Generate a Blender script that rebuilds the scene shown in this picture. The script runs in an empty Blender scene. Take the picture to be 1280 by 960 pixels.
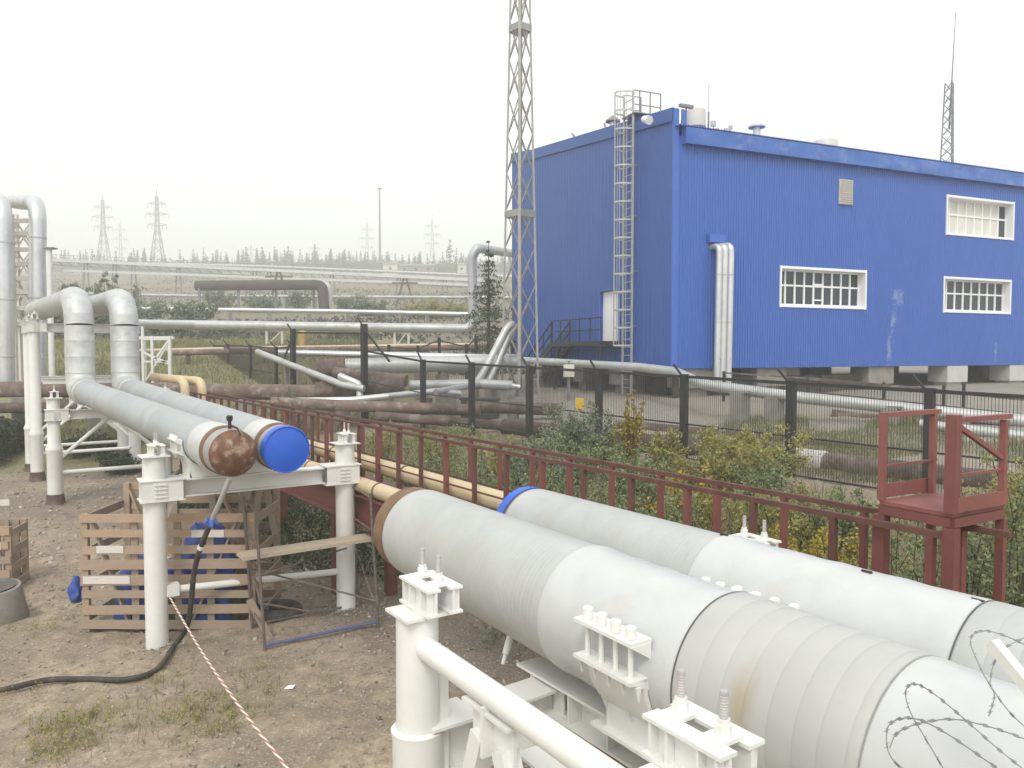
import bpy, math, random
import numpy as np
from mathutils import Vector, Matrix, noise as mnoise

random.seed(7)
np.random.seed(7)
scene = bpy.context.scene
COL = scene.collection
R = math.radians

# ------------------------------------------------------------------ camera
FPX, CX, CY, HOR, CAMZ = 962.0, 640.0, 480.0, 438.0, 4.0
PITCH = math.atan((CY - HOR) / FPX)
cam_d = bpy.data.cameras.new('camera')
cam = bpy.data.objects.new('camera', cam_d)
COL.objects.link(cam)
cam.location = (0, 0, CAMZ)
cam.rotation_euler = (math.pi / 2 - PITCH, 0, 0)
cam_d.sensor_width = 36.0
cam_d.lens = 36.0 * FPX / 1280.0
cam_d.clip_start = 0.05
cam_d.clip_end = 6000
scene.camera = cam

# ------------------------------------------------------------------ light
SUN_EL, SUN_AZ = R(50), R(188)      # azimuth clockwise from +Y (view direction)
world = bpy.data.worlds.new('World')
scene.world = world
world.use_nodes = True
wt = world.node_tree
wt.nodes.clear()
wo = wt.nodes.new('ShaderNodeOutputWorld')
sky = wt.nodes.new('ShaderNodeTexSky')
sky.sky_type = 'NISHITA'
sky.sun_disc = False
sky.sun_elevation = SUN_EL
sky.sun_rotation = SUN_AZ
sky.air_density = 1.0
sky.dust_density = 6.0
hs = wt.nodes.new('ShaderNodeHueSaturation')
hs.inputs['Saturation'].default_value = 0.25
b1 = wt.nodes.new('ShaderNodeBackground')
b1.inputs['Strength'].default_value = 0.06
b2 = wt.nodes.new('ShaderNodeBackground')          # the even white cloud cover
b2.inputs['Color'].default_value = (0.93, 0.955, 0.945, 1)
b2.inputs['Strength'].default_value = 0.86
ad = wt.nodes.new('ShaderNodeAddShader')
wt.links.new(sky.outputs[0], hs.inputs['Color'])
wt.links.new(hs.outputs[0], b1.inputs['Color'])
wt.links.new(b1.outputs[0], ad.inputs[0])
wt.links.new(b2.outputs[0], ad.inputs[1])
wt.links.new(ad.outputs[0], wo.inputs['Surface'])

sun_d = bpy.data.lights.new('sun', 'SUN')
sun_d.energy = 1.15
sun_d.angle = R(14)
sun_d.color = (1.0, 0.95, 0.87)
sun = bpy.data.objects.new('sun', sun_d)
COL.objects.link(sun)
sdir = Vector((math.sin(SUN_AZ) * math.cos(SUN_EL), math.cos(SUN_AZ) * math.cos(SUN_EL), math.sin(SUN_EL)))
sun.rotation_euler = sdir.to_track_quat('Z', 'Y').to_euler()
sun.location = (-5, -40, 60)

vs = scene.view_settings
vs.view_transform = 'Standard'
vs.look = 'None'
vs.exposure = 0.36
vs.gamma = 1.0
vs.use_curve_mapping = False
scene.cycles.volume_bounces = 2
scene.cycles.max_bounces = 8
scene.cycles.use_denoising = True
scene.cycles.use_adaptive_sampling = True

# ------------------------------------------------------------------ helpers
V = Vector
def ray(px, py):
    a = (px - CX) / FPX; b = (CY - py) / FPX
    c, s = math.cos(PITCH), math.sin(PITCH)
    return V((a, c + b * s, -s + b * c))
def P(px, py, Y):
    d = ray(px, py)
    return V((0, 0, CAMZ)) + d * (Y / d.y)
def Pz(px, py, z):
    d = ray(px, py)
    return V((0, 0, CAMZ)) + d * ((z - CAMZ) / d.z)
def ss(a, b, x):
    t = min(1.0, max(0.0, (x - a) / (b - a)))
    return t * t * (3 - 2 * t)
PD = V((-0.568, 0.823, 0))        # along the big pipes, away from the camera
PN = V((0.823, 0.568, 0))         # across them, to the right
HILL_Y = [0, 26, 30, 36, 45, 70, 120, 160, 300, 390, 450, 630, 1600]
HILL_Z = [0, 0, 1.0, 2.5, 3.9, 6.2, 10.8, 15.8, 33.5, 44.0, 50.5, 55.0, 60.0]
def hgt(x, y):
    s = (x + 0.75) * 0.823 + (y - 5.55) * 0.568
    a = 1.25 * ss(2.8, 10, s) + 0.95 * ss(10, 20, s) + 0.25 * ss(20, 40, s)
    if y < 0: a *= max(0.0, 1 + y / 20)
    w = max(ss(0.02, 0.16, -x / max(y, 1.0)), ss(50, 85, y))
    h = float(np.interp(y, HILL_Y, HILL_Z)) * w
    return a + max(0.0, h - a)
def G(x, y, dz=0.0):
    return V((x, y, hgt(x, y) + dz))
def onG(px, py):
    # march a pixel's ray down to the ground
    d = ray(px, py); o = V((0, 0, CAMZ)); t = 1.0
    for i in range(4000):
        p = o + d * t
        if p.z <= hgt(p.x, p.y): return p
        t += 0.05 + t * 0.002
    return o + d * t

OFF = {}
def link(o, parent=None):
    COL.objects.link(o)
    if parent is not None: o.parent = parent
    return o
def tag(o, label=None, cat=None, group=None, kind=None):
    if label: o['label'] = label
    if cat: o['category'] = cat
    if group: o['group'] = group
    if kind: o['kind'] = kind
    return o
def thing(name, label, cat, loc=(0, 0, 0), group=None):
    o = bpy.data.objects.new(name, None)
    o.empty_display_size = 0.2
    o.location = loc
    OFF[o.name] = V(loc)
    link(o)
    return tag(o, label, cat, group)
def copy_tree(o, parent=None):
    c = o.copy()
    link(c)
    c.parent = parent
    for ch in list(o.children): copy_tree(ch, c)
    return c

def frame(t, up=V((0, 0, 1))):
    t = t.normalized()
    if abs(t.dot(up)) > 0.98: up = V((0, 1, 0)) if abs(t.y) < 0.9 else V((1, 0, 0))
    s = t.cross(up).normalized()
    return t, s, s.cross(t).normalized()

class MB:
    def __init__(self):
        self.v = []; self.f = []
    def add(self, vs_, fs):
        o = len(self.v)
        self.v.extend([tuple(v) for v in vs_])
        self.f.extend([tuple(i + o for i in f) for f in fs])
        return self
    def hexa(self, p):
        return self.add(p, [(0, 3, 2, 1), (4, 5, 6, 7), (0, 1, 5, 4), (1, 2, 6, 5), (2, 3, 7, 6), (3, 0, 4, 7)])
    def box(self, c, size, ex=V((1, 0, 0)), ey=V((0, 1, 0)), ez=V((0, 0, 1))):
        c = V(c); x = ex * (size[0] / 2); y = ey * (size[1] / 2); z = ez * (size[2] / 2)
        return self.hexa([c - x - y - z, c + x - y - z, c + x + y - z, c - x + y - z,
                          c - x - y + z, c + x - y + z, c + x + y + z, c - x + y + z])
    def bar(self, a, b, w, h, up=V((0, 0, 1))):
        a = V(a); b = V(b)
        t, s, u = frame(b - a, up)
        L = (b - a).length
        return self.box((a + b) / 2, (L, w, h), t, s, u)
    def ibeam(self, a, b, w, h, tf=0.02, tw=0.014):
        a = V(a); b = V(b)
        t, s, u = frame(b - a)
        self.bar(a + u * (h / 2 - tf / 2), b + u * (h / 2 - tf / 2), w, tf)
        self.bar(a - u * (h / 2 - tf / 2), b - u * (h / 2 - tf / 2), w, tf)
        return self.bar(a, b, tw, h - 2 * tf)
    def tube(self, pts, r, n=12, cap=True, closed=False):
        pts = [V(p) for p in pts]
        m = len(pts)
        rs = r if isinstance(r, (list, tuple)) else [r] * m
        tang = []
        for i in range(m):
            if closed: t = pts[(i + 1) % m] - pts[i - 1]
            elif i == 0: t = pts[1] - pts[0]
            elif i == m - 1: t = pts[-1] - pts[-2]
            else: t = (pts[i + 1] - pts[i]).normalized() + (pts[i] - pts[i - 1]).normalized()
            if t.length < 1e-9: t = tang[-1] if tang else V((0, 0, 1))
            tang.append(t.normalized())
        t, s, u = frame(tang[0])
        vs_ = []; fs = []
        for i in range(m):
            if i > 0:
                q = tang[i - 1].rotation_difference(tang[i])
                s = q @ s; u = q @ u
            for k in range(n):
                a = 2 * math.pi * k / n
                vs_.append(pts[i] + (s * math.cos(a) + u * math.sin(a)) * rs[i])
        lim = m if closed else m - 1
        for i in range(lim):
            j = (i + 1) % m
            for k in range(n):
                k2 = (k + 1) % n
                fs.append((i * n + k, i * n + k2, j * n + k2, j * n + k))
        if cap and not closed:
            fs.append(tuple(range(n - 1, -1, -1)))
            fs.append(tuple((m - 1) * n + k for k in range(n)))
        return self.add(vs_, fs)
    def lathe(self, a, ax, prof, n=32, cap=True):
        a = V(a); ax = V(ax).normalized()
        pts = [a + ax * t for t, r in prof]
        t, s, u = frame(ax)
        vs_ = []; fs = []
        for i, (tt, r) in enumerate(prof):
            for k in range(n):
                an = 2 * math.pi * k / n
                vs_.append(pts[i] + (s * math.cos(an) + u * math.sin(an)) * max(r, 1e-4))
        for i in range(len(prof) - 1):
            for k in range(n):
                k2 = (k + 1) % n
                fs.append((i * n + k, i * n + k2, (i + 1) * n + k2, (i + 1) * n + k))
        if cap:
            fs.append(tuple(range(n - 1, -1, -1)))
            fs.append(tuple((len(prof) - 1) * n + k for k in range(n)))
        return self.add(vs_, fs)
    def plate(self, poly, th):
        poly = [V(p) for p in poly]
        nrm = (poly[1] - poly[0]).cross(poly[2] - poly[0]).normalized() * (th / 2)
        n = len(poly)
        vs_ = [p - nrm for p in poly] + [p + nrm for p in poly]
        fs = [tuple(range(n - 1, -1, -1)), tuple(range(n, 2 * n))]
        fs += [(i, (i + 1) % n, n + (i + 1) % n, n + i) for i in range(n)]
        return self.add(vs_, fs)
    def build(self, name, mat, parent=None, angle=35, base=None):
        me = bpy.data.meshes.new(name)
        off = V((0, 0, 0))
        if parent is not None: off = OFF[parent.name]
        elif base is not None: off = V(base)
        if off.length > 0: vs_ = [(v[0] - off.x, v[1] - off.y, v[2] - off.z) for v in self.v]
        else: vs_ = self.v
        me.from_pydata(vs_, [], self.f)
        me.materials.append(M[mat])
        me.shade_smooth()
        me.set_sharp_from_angle(angle=R(angle))
        o = bpy.data.objects.new(name, me)
        if parent is None: o.location = off
        link(o, parent)
        OFF[o.name] = off
        return o

def fillet(pts, rad, n=6):
    pts = [V(p) for p in pts]
    out = [pts[0]]
    for i in range(1, len(pts) - 1):
        a, b, c = pts[i - 1], pts[i], pts[i + 1]
        u = (a - b).normalized(); w = (c - b).normalized()
        ang = u.angle(w)
        if ang > math.pi - 0.02: out.append(b); continue
        d = rad / math.tan(ang / 2)
        d = min(d, (a - b).length * 0.49, (c - b).length * 0.49)
        rr = d * math.tan(ang / 2)
        ctr = b + (u + w).normalized() * (rr / math.sin(ang / 2))
        p0 = b + u * d; p1 = b + w * d
        v0 = p0 - ctr; v1 = p1 - ctr
        tot = v0.angle(v1); axis = v0.cross(v1).normalized()
        for k in range(n + 1):
            out.append(ctr + Matrix.Rotation(tot * k / n, 3, axis) @ v0)
    out.append(pts[-1])
    return out

def leaf_mesh(name, pts, size, mat, parent=None, base=None, aspect=0.55, up_bias=0.0, nrm=None):
    """many small two-triangle leaves at the points given (numpy N x 3)"""
    n = len(pts)
    pts = np.asarray(pts, dtype=np.float64)
    sz = size * np.random.uniform(0.6, 1.3, n)[:, None]
    a = np.random.normal(size=(n, 3)); a[:, 2] += up_bias
    a /= np.linalg.norm(a, axis=1)[:, None]
    b = np.random.normal(size=(n, 3))
    b -= a * (a * b).sum(1)[:, None]
    b /= np.linalg.norm(b, axis=1)[:, None]
    c0 = pts - a * sz * 0.5
    c2 = pts + a * sz * 0.5
    c1 = pts + b * sz * aspect * 0.5
    c3 = pts - b * sz * aspect * 0.5
    v = np.stack([c0, c1, c2, c3], 1).reshape(-1, 3)
    return fast_mesh(name, v, np.arange(4 * n).reshape(-1, 4), mat, parent, base)
def fast_mesh(name, v, quads, mat, parent=None, base=None):
    me = bpy.data.meshes.new(name)
    off = V((0, 0, 0))
    if parent is not None: off = OFF[parent.name]
    elif base is not None: off = V(base)
    v = np.asarray(v, dtype=np.float32) - np.array(off, dtype=np.float32)
    q = np.asarray(quads, dtype=np.int32)
    nq, k = q.shape
    me.vertices.add(len(v)); me.vertices.foreach_set('co', v.ravel())
    me.loops.add(nq * k); me.loops.foreach_set('vertex_index', q.ravel())
    me.polygons.add(nq)
    me.polygons.foreach_set('loop_start', np.arange(0, nq * k, k, dtype=np.int32))
    me.polygons.foreach_set('loop_total', np.full(nq, k, dtype=np.int32))
    me.update(calc_edges=True); me.validate()
    me.materials.append(M[mat])
    o = bpy.data.objects.new(name, me)
    if parent is None: o.location = off
    link(o, parent)
    OFF[o.name] = off
    return o

# ------------------------------------------------------------------ materials
M = {}
def newmat(name):
    m = bpy.data.materials.new(name)
    m.use_nodes = True
    nt = m.node_tree
    b = nt.nodes['Principled BSDF']
    M[name] = m
    return m, nt, b
def N(nt, typ, **kw):
    n = nt.nodes.new(typ)
    for k, v in kw.items():
        if k.startswith('i_'):
            key = k[2:].replace('_', ' ')
            n.inputs[int(key) if key.isdigit() else key].default_value = v
        else: setattr(n, k, v)
    return n
def c4(c): return (c[0], c[1], c[2], 1)
def mixc(nt, fac, a, b):
    m = N(nt, 'ShaderNodeMix', data_type='RGBA')
    if hasattr(fac, 'links'): nt.links.new(fac, m.inputs[0])
    else: m.inputs[0].default_value = fac
    for k, x in ((6, a), (7, b)):
        if hasattr(x, 'links'): nt.links.new(x, m.inputs[k])
        else: m.inputs[k].default_value = c4(x)
    return m.outputs[2]
def ramp(nt, fac, lo, hi):
    r = N(nt, 'ShaderNodeMapRange', clamp=True)
    r.inputs['From Min'].default_value = lo; r.inputs['From Max'].default_value = hi
    nt.links.new(fac, r.inputs['Value'])
    return r.outputs[0]
def noise_node(nt, scale, detail=4, rough=0.6, vec=None, stretch=None, dist=0.0):
    n = N(nt, 'ShaderNodeTexNoise')
    n.inputs['Scale'].default_value = scale
    n.inputs['Detail'].default_value = detail
    n.inputs['Roughness'].default_value = rough
    n.inputs['Distortion'].default_value = dist
    if vec is None:
        tc = N(nt, 'ShaderNodeTexCoord'); vec = tc.outputs['Object']
    if stretch:
        mp = N(nt, 'ShaderNodeMapping'); mp.inputs['Scale'].default_value = stretch
        nt.links.new(vec, mp.inputs['Vector']); vec = mp.outputs[0]
    nt.links.new(vec, n.inputs['Vector'])
    return n.outputs['Fac']
def weathered(name, c1, c2, scale=3.0, rough=0.5, metal=0.0, bump=0.1, bscale=40.0, stain=None, stain_lo=0.58, stain_hi=0.75,
              stain_scale=1.5, stretch=None, rvar=0.15, spec=0.5, bstretch=None):
    m, nt, b = newmat(name)
    f = noise_node(nt, scale, 5, 0.65, stretch=stretch)
    col = mixc(nt, ramp(nt, f, 0.35, 0.65), c1, c2)
    if stain:
        f2 = noise_node(nt, stain_scale, 6, 0.7, stretch=stretch, dist=0.3)
        col = mixc(nt, ramp(nt, f2, stain_lo, stain_hi), col, stain)
    nt.links.new(col, b.inputs['Base Color'])
    rr = N(nt, 'ShaderNodeMapRange')
    rr.inputs['To Min'].default_value = max(0.02, rough - rvar); rr.inputs['To Max'].default_value = min(1, rough + rvar)
    nt.links.new(f, rr.inputs['Value']); nt.links.new(rr.outputs[0], b.inputs['Roughness'])
    b.inputs['Metallic'].default_value = metal
    b.inputs['Specular IOR Level'].default_value = spec
    if bump > 0:
        f3 = noise_node(nt, bscale, 4, 0.6, stretch=bstretch)
        bp = N(nt, 'ShaderNodeBump'); bp.inputs['Strength'].default_value = bump; bp.inputs['Distance'].default_value = 0.02
        nt.links.new(f3, bp.inputs['Height']); nt.links.new(bp.outputs[0], b.inputs['Normal'])
    return m
def foliage(name, cols, trans=0.25):
    m, nt, b = newmat(name)
    g = N(nt, 'ShaderNodeNewGeometry')
    cr = N(nt, 'ShaderNodeValToRGB')
    el = cr.color_ramp.elements
    el[0].position = 0; el[0].color = c4(cols[0])
    el[1].position = 1; el[1].color = c4(cols[-1])
    for i, c in enumerate(cols[1:-1]):
        e = el.new((i + 1) / (len(cols) - 1)); e.color = c4(c)
    nt.links.new(g.outputs['Random Per Island'], cr.inputs[0])
    nt.links.new(cr.outputs[0], b.inputs['Base Color'])
    b.inputs['Roughness'].default_value = 0.6
    b.inputs['Specular IOR Level'].default_value = 0.25
    tr = N(nt, 'ShaderNodeBsdfTranslucent')
    nt.links.new(cr.outputs[0], tr.inputs['Color'])
    mx = N(nt, 'ShaderNodeMixShader'); mx.inputs[0].default_value = trans
    out = nt.nodes['Material Output']
    nt.links.new(b.outputs[0], mx.inputs[1]); nt.links.new(tr.outputs[0], mx.inputs[2])
    nt.links.new(mx.outputs[0], out.inputs['Surface'])
    return m

weathered('white_paint', (0.74, 0.74, 0.715), (0.67, 0.67, 0.64), 2.5, 0.42, bump=0.05, bscale=25, stain=(0.55, 0.52, 0.46), stain_lo=0.62, stain_hi=0.85, stain_scale=2.2)
weathered('white_sleeve', (0.54, 0.552, 0.545), (0.475, 0.485, 0.48), 1.9, 0.36, bump=0.16, bscale=6, stain=(0.45, 0.44, 0.41), stain_lo=0.55, stain_hi=0.80, stain_scale=3.0)
weathered('cap_blue', (0.02, 0.10, 0.52), (0.025, 0.12, 0.60), 4, 0.38, bump=0.04, bscale=18)
weathered('tarp_blue', (0.025, 0.07, 0.31), (0.055, 0.12, 0.42), 5, 0.5, bump=0.5, bscale=14, stain=(0.25, 0.3, 0.42), stain_lo=0.6, stain_hi=0.75)
weathered('rust', (0.10, 0.042, 0.022), (0.185, 0.085, 0.045), 9, 0.62, bump=0.25, bscale=60, stain=(0.33, 0.25, 0.18), stain_lo=0.50, stain_hi=0.64, stain_scale=4.5)
weathered('rust_band', (0.14, 0.08, 0.045), (0.22, 0.14, 0.085), 7, 0.8, bump=0.3, bscale=50)
weathered('rust_pipe', (0.07, 0.05, 0.042), (0.125, 0.085, 0.068), 3.5, 0.85, bump=0.5, bscale=14, stain=(0.24, 0.21, 0.19), stain_lo=0.5, stain_hi=0.72, stain_scale=1.2)
weathered('brown_pipe', (0.115, 0.082, 0.068), (0.22, 0.155, 0.125), 2.2, 0.85, bump=0.6, bscale=12, stain=(0.30, 0.265, 0.24), stain_lo=0.54, stain_hi=0.66, stain_scale=2.6)
weathered('bare_steel', (0.33, 0.32, 0.31), (0.42, 0.41, 0.40), 4, 0.45, metal=0.3, bump=0.08, bscale=30)
weathered('aluminium', (0.62, 0.63, 0.63), (0.52, 0.53, 0.535), 1.6, 0.38, metal=0.55, bump=0.10, bscale=9, stain=(0.40, 0.40, 0.40), stain_lo=0.6, stain_hi=0.8)
weathered('aluminium_bend', (0.56, 0.57, 0.56), (0.46, 0.47, 0.465), 3.2, 0.5, metal=0.3, bump=0.2, bscale=7, stain=(0.38, 0.37, 0.35), stain_lo=0.54, stain_hi=0.72, stain_scale=3)
weathered('aluminium_dull', (0.50, 0.51, 0.50), (0.40, 0.41, 0.405), 1.3, 0.5, metal=0.35, bump=0.15, bscale=8, stain=(0.33, 0.31, 0.29), stain_lo=0.55, stain_hi=0.75)
weathered('red_oxide', (0.15, 0.047, 0.04), (0.195, 0.066, 0.055), 2.5, 0.6, bump=0.12, bscale=30, stain=(0.13, 0.055, 0.04), stain_lo=0.55, stain_hi=0.7, stain_scale=2.5)
weathered('red_light', (0.24, 0.088, 0.07), (0.195, 0.064, 0.053), 3, 0.6, bump=0.1, bscale=30, stain=(0.12, 0.06, 0.045), stain_lo=0.6, stain_hi=0.72, stain_scale=3)
weathered('rail_rust', (0.085, 0.032, 0.024), (0.13, 0.058, 0.042), 6, 0.75, bump=0.2, bscale=50)
weathered('beige', (0.56, 0.44, 0.27), (0.62, 0.51, 0.34), 2.0, 0.5, bump=0.06, bscale=25, stain=(0.36, 0.24, 0.12), stain_lo=0.62, stain_hi=0.75, stain_scale=2.5)
weathered('black_steel', (0.018, 0.018, 0.019), (0.03, 0.03, 0.03), 5, 0.55, bump=0.08, bscale=40)
weathered('galv', (0.42, 0.42, 0.41), (0.50, 0.49, 0.47), 3, 0.5, metal=0.3, bump=0.05, bscale=40, stain=(0.33, 0.29, 0.25), stain_lo=0.6, stain_hi=0.75)
weathered('mast_steel', (0.27, 0.262, 0.25), (0.36, 0.35, 0.335), 3, 0.55, metal=0.25, bump=0.05, bscale=40, stain=(0.20, 0.17, 0.15), stain_lo=0.58, stain_hi=0.72)
weathered('rod_grey', (0.50, 0.48, 0.48), (0.40, 0.385, 0.385), 9, 0.5, metal=0.2, bump=0.05)
weathered('dark_galv', (0.20, 0.20, 0.20), (0.28, 0.28, 0.275), 3, 0.6, metal=0.2, bump=0.05, bscale=40)
weathered('concrete', (0.21, 0.195, 0.178), (0.29, 0.272, 0.25), 2, 0.9, bump=0.4, bscale=22, stain=(0.15, 0.14, 0.13), stain_lo=0.55, stain_hi=0.75, stain_scale=1.4)
weathered('concrete_light', (0.46, 0.45, 0.43), (0.54, 0.53, 0.50), 2, 0.9, bump=0.3, bscale=22, stain=(0.30, 0.29, 0.27), stain_lo=0.6, stain_hi=0.75)
weathered('soot', (0.045, 0.043, 0.042), (0.08, 0.075, 0.07), 3, 0.95, bump=0.5, bscale=12)
weathered('rubber', (0.025, 0.022, 0.02), (0.055, 0.05, 0.045), 6, 0.7, bump=0.15, bscale=60, stain=(0.12, 0.10, 0.08), stain_lo=0.5, stain_hi=0.7, stain_scale=5)
weathered('scaffold_steel', (0.10, 0.085, 0.075), (0.17, 0.13, 0.11), 8, 0.7, bump=0.2, bscale=60, stain=(0.20, 0.19, 0.18), stain_lo=0.55, stain_hi=0.65, stain_scale=7)
weathered('cream', (0.62, 0.60, 0.54), (0.55, 0.53, 0.48), 2, 0.5, bump=0.04)
weathered('yellow_paint', (0.62, 0.42, 0.03), (0.52, 0.34, 0.04), 3, 0.55, bump=0.05)
weathered('yellow_wood', (0.55, 0.36, 0.12), (0.48, 0.31, 0.12), 3, 0.7, bump=0.1)
weathered('bark', (0.05, 0.038, 0.03), (0.09, 0.07, 0.055), 9, 0.9, bump=0.4, bscale=40)
weathered('pylon_steel', (0.17, 0.175, 0.18), (0.22, 0.225, 0.23), 1, 0.6, bump=0)
weathered('fade_blue', (0.030, 0.105, 0.40), (0.05, 0.14, 0.45), 1.2, 0.45, bump=0.12, bscale=3.0, stain=(0.16, 0.24, 0.45), stain_lo=0.5, stain_hi=0.75)
weathered('blue_wrap', (0.07, 0.10, 0.22), (0.13, 0.15, 0.24), 8, 0.6, bump=0.2, bscale=40)
weathered('stone', (0.20, 0.17, 0.145), (0.28, 0.245, 0.21), 3, 0.95, bump=0.3, bscale=20)

# grey tape-wrapped jacket: fine ring bump across the axis is in the mesh, long faint stains here
weathered('jacket_grey', (0.445, 0.455, 0.443), (0.385, 0.395, 0.386), 2.6, 0.5, bump=0.12, bscale=12, stain=(0.39, 0.375, 0.335), stain_lo=0.54, stain_hi=0.78, stain_scale=2.4)
weathered('jacket_far', (0.37, 0.392, 0.395), (0.325, 0.345, 0.35), 1.5, 0.5, bump=0.06, bscale=10, stain=(0.38, 0.385, 0.38), stain_lo=0.58, stain_hi=0.8, stain_scale=1.2)
m, nt, b = newmat('jacket_stained')     # the wrapped section with one brown run-off stain
f = noise_node(nt, 2.2, 5)
col = mixc(nt, ramp(nt, f, 0.35, 0.65), (0.455, 0.455, 0.437), (0.40, 0.404, 0.388))
tc = N(nt, 'ShaderNodeTexCoord')
sp = N(nt, 'ShaderNodeSeparateXYZ'); nt.links.new(tc.outputs['Object'], sp.inputs[0])
STAIN_NODE = (m, nt, sp, col, b)

# wood
def wood(name, c1, c2, c3):
    m, nt, b = newmat(name)
    oi = N(nt, 'ShaderNodeObjectInfo')
    f = noise_node(nt, 3.0, 6, 0.7, stretch=(1.5, 9, 12), dist=0.4)
    col = mixc(nt, ramp(nt, f, 0.3, 0.7), c1, c2)
    col = mixc(nt, ramp(nt, oi.outputs['Random'], 0.0, 1.1), col, c3)
    k = noise_node(nt, 7.0, 5, 0.75, stretch=(1, 2, 3))
    col = mixc(nt, ramp(nt, k, 0.60, 0.75), col, (0.12, 0.085, 0.06))
    nt.links.new(col, b.inputs['Base Color'])
    b.inputs['Roughness'].default_value = 0.8
    bp = N(nt, 'ShaderNodeBump'); bp.inputs['Strength'].default_value = 0.2; bp.inputs['Distance'].default_value = 0.01
    nt.links.new(f, bp.inputs['Height']); nt.links.new(bp.outputs[0], b.inputs['Normal'])
wood('wood', (0.50, 0.36, 0.25), (0.36, 0.25, 0.17), (0.31, 0.24, 0.18))
wood('wood_grey', (0.37, 0.29, 0.22), (0.28, 0.22, 0.165), (0.31, 0.26, 0.215))
wood('plank', (0.52, 0.43, 0.32), (0.45, 0.36, 0.26), (0.48, 0.42, 0.34))
wood('wood_white', (0.66, 0.63, 0.58), (0.55, 0.50, 0.44), (0.6, 0.57, 0.52))

# blue profiled sheeting: faded a little, pale scratches down the wall
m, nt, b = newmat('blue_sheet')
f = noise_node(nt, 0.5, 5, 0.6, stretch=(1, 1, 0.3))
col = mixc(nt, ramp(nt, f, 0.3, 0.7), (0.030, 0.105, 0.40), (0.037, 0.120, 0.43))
f2 = noise_node(nt, 1.1, 8, 0.75, stretch=(1, 1, 0.25), dist=0.6)
col = mixc(nt, ramp(nt, f2, 0.70, 0.76), col, (0.16, 0.23, 0.45))
nt.links.new(col, b.inputs['Base Color'])
b.inputs['Roughness'].default_value = 0.42
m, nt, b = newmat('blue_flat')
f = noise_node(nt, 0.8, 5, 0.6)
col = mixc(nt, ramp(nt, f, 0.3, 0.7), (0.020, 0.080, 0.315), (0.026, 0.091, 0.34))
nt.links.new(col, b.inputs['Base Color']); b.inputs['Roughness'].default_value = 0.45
m, nt, b = newmat('blue_trim')
f = noise_node(nt, 1.5, 5, 0.6)
col = mixc(nt, ramp(nt, f, 0.3, 0.7), (0.038, 0.115, 0.46), (0.055, 0.135, 0.49))
nt.links.new(col, b.inputs['Base Color']); b.inputs['Roughness'].default_value = 0.4

m, nt, b = newmat('glass')
b.inputs['Base Color'].default_value = (0.03, 0.04, 0.05, 1); b.inputs['Roughness'].default_value = 0.08
m, nt, b = newmat('blind')
f = noise_node(nt, 1.0, 3, 0.5, stretch=(3, 3, 0.4))
col = mixc(nt, ramp(nt, f, 0.3, 0.7), (0.68, 0.66, 0.58), (0.55, 0.53, 0.47))
nt.links.new(col, b.inputs['Base Color']); b.inputs['Roughness'].default_value = 0.3
m, nt, b = newmat('white_frame')
b.inputs['Base Color'].default_value = (0.82, 0.82, 0.82, 1); b.inputs['Roughness'].default_value = 0.4

# red and white barrier rope
m, nt, b = newmat('rope')
w = N(nt, 'ShaderNodeTexWave', wave_type='BANDS', bands_direction='DIAGONAL'); w.inputs['Scale'].default_value = 13.0
tc = N(nt, 'ShaderNodeTexCoord'); nt.links.new(tc.outputs['Object'], w.inputs['Vector'])
col = mixc(nt, ramp(nt, w.outputs['Fac'], 0.45, 0.55), (0.72, 0.68, 0.62), (0.40, 0.17, 0.12))
nt.links.new(col, b.inputs['Base Color']); b.inputs['Roughness'].default_value = 0.7

foliage('leaf_green', [(0.0975, 0.1381, 0.0569), (0.1787, 0.2275, 0.0975), (0.3087, 0.3494, 0.195), (0.3737, 0.3737, 0.1787)], 0.4)
foliage('leaf_olive', [(0.195, 0.21, 0.0826), (0.33, 0.3224, 0.1126), (0.465, 0.405, 0.135), (0.285, 0.3, 0.15)], 0.4)
foliage('leaf_yellow', [(0.368, 0.276, 0.0403), (0.483, 0.3565, 0.0517), (0.322, 0.2645, 0.0575), (0.1955, 0.1955, 0.0575)])
foliage('leaf_dark', [(0.039, 0.0585, 0.0286), (0.065, 0.0845, 0.0416), (0.091, 0.1105, 0.0585)])
foliage('leaf_grey', [(0.0976, 0.1276, 0.075), (0.18, 0.2174, 0.1424), (0.345, 0.3824, 0.285), (0.165, 0.1874, 0.105)], 0.35)
foliage('needle', [(0.028, 0.045, 0.022), (0.04, 0.06, 0.03), (0.055, 0.07, 0.035)], 0.1)
foliage('grass', [(0.14, 0.15, 0.055), (0.22, 0.205, 0.09), (0.31, 0.265, 0.15), (0.12, 0.14, 0.05)], 0.35)
foliage('grass_green', [(0.13, 0.155, 0.055), (0.19, 0.205, 0.08), (0.28, 0.26, 0.13)], 0.35)
foliage('rubble', [(0.15, 0.125, 0.10), (0.28, 0.24, 0.195), (0.40, 0.355, 0.30), (0.22, 0.185, 0.15), (0.50, 0.46, 0.41)], 0.0)

foliage('leaf_haze', [(0.055, 0.065, 0.05), (0.085, 0.095, 0.075), (0.12, 0.13, 0.105)], 0.2)  # greyed leaf tones, distance haze mixed into the colour
foliage('larch', [(0.05, 0.075, 0.035), (0.08, 0.105, 0.05), (0.11, 0.13, 0.065)], 0.25)
weathered('portal_brown', (0.055, 0.045, 0.042), (0.085, 0.065, 0.058), 0.6, 0.85, bump=0.2, bscale=4)
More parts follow.
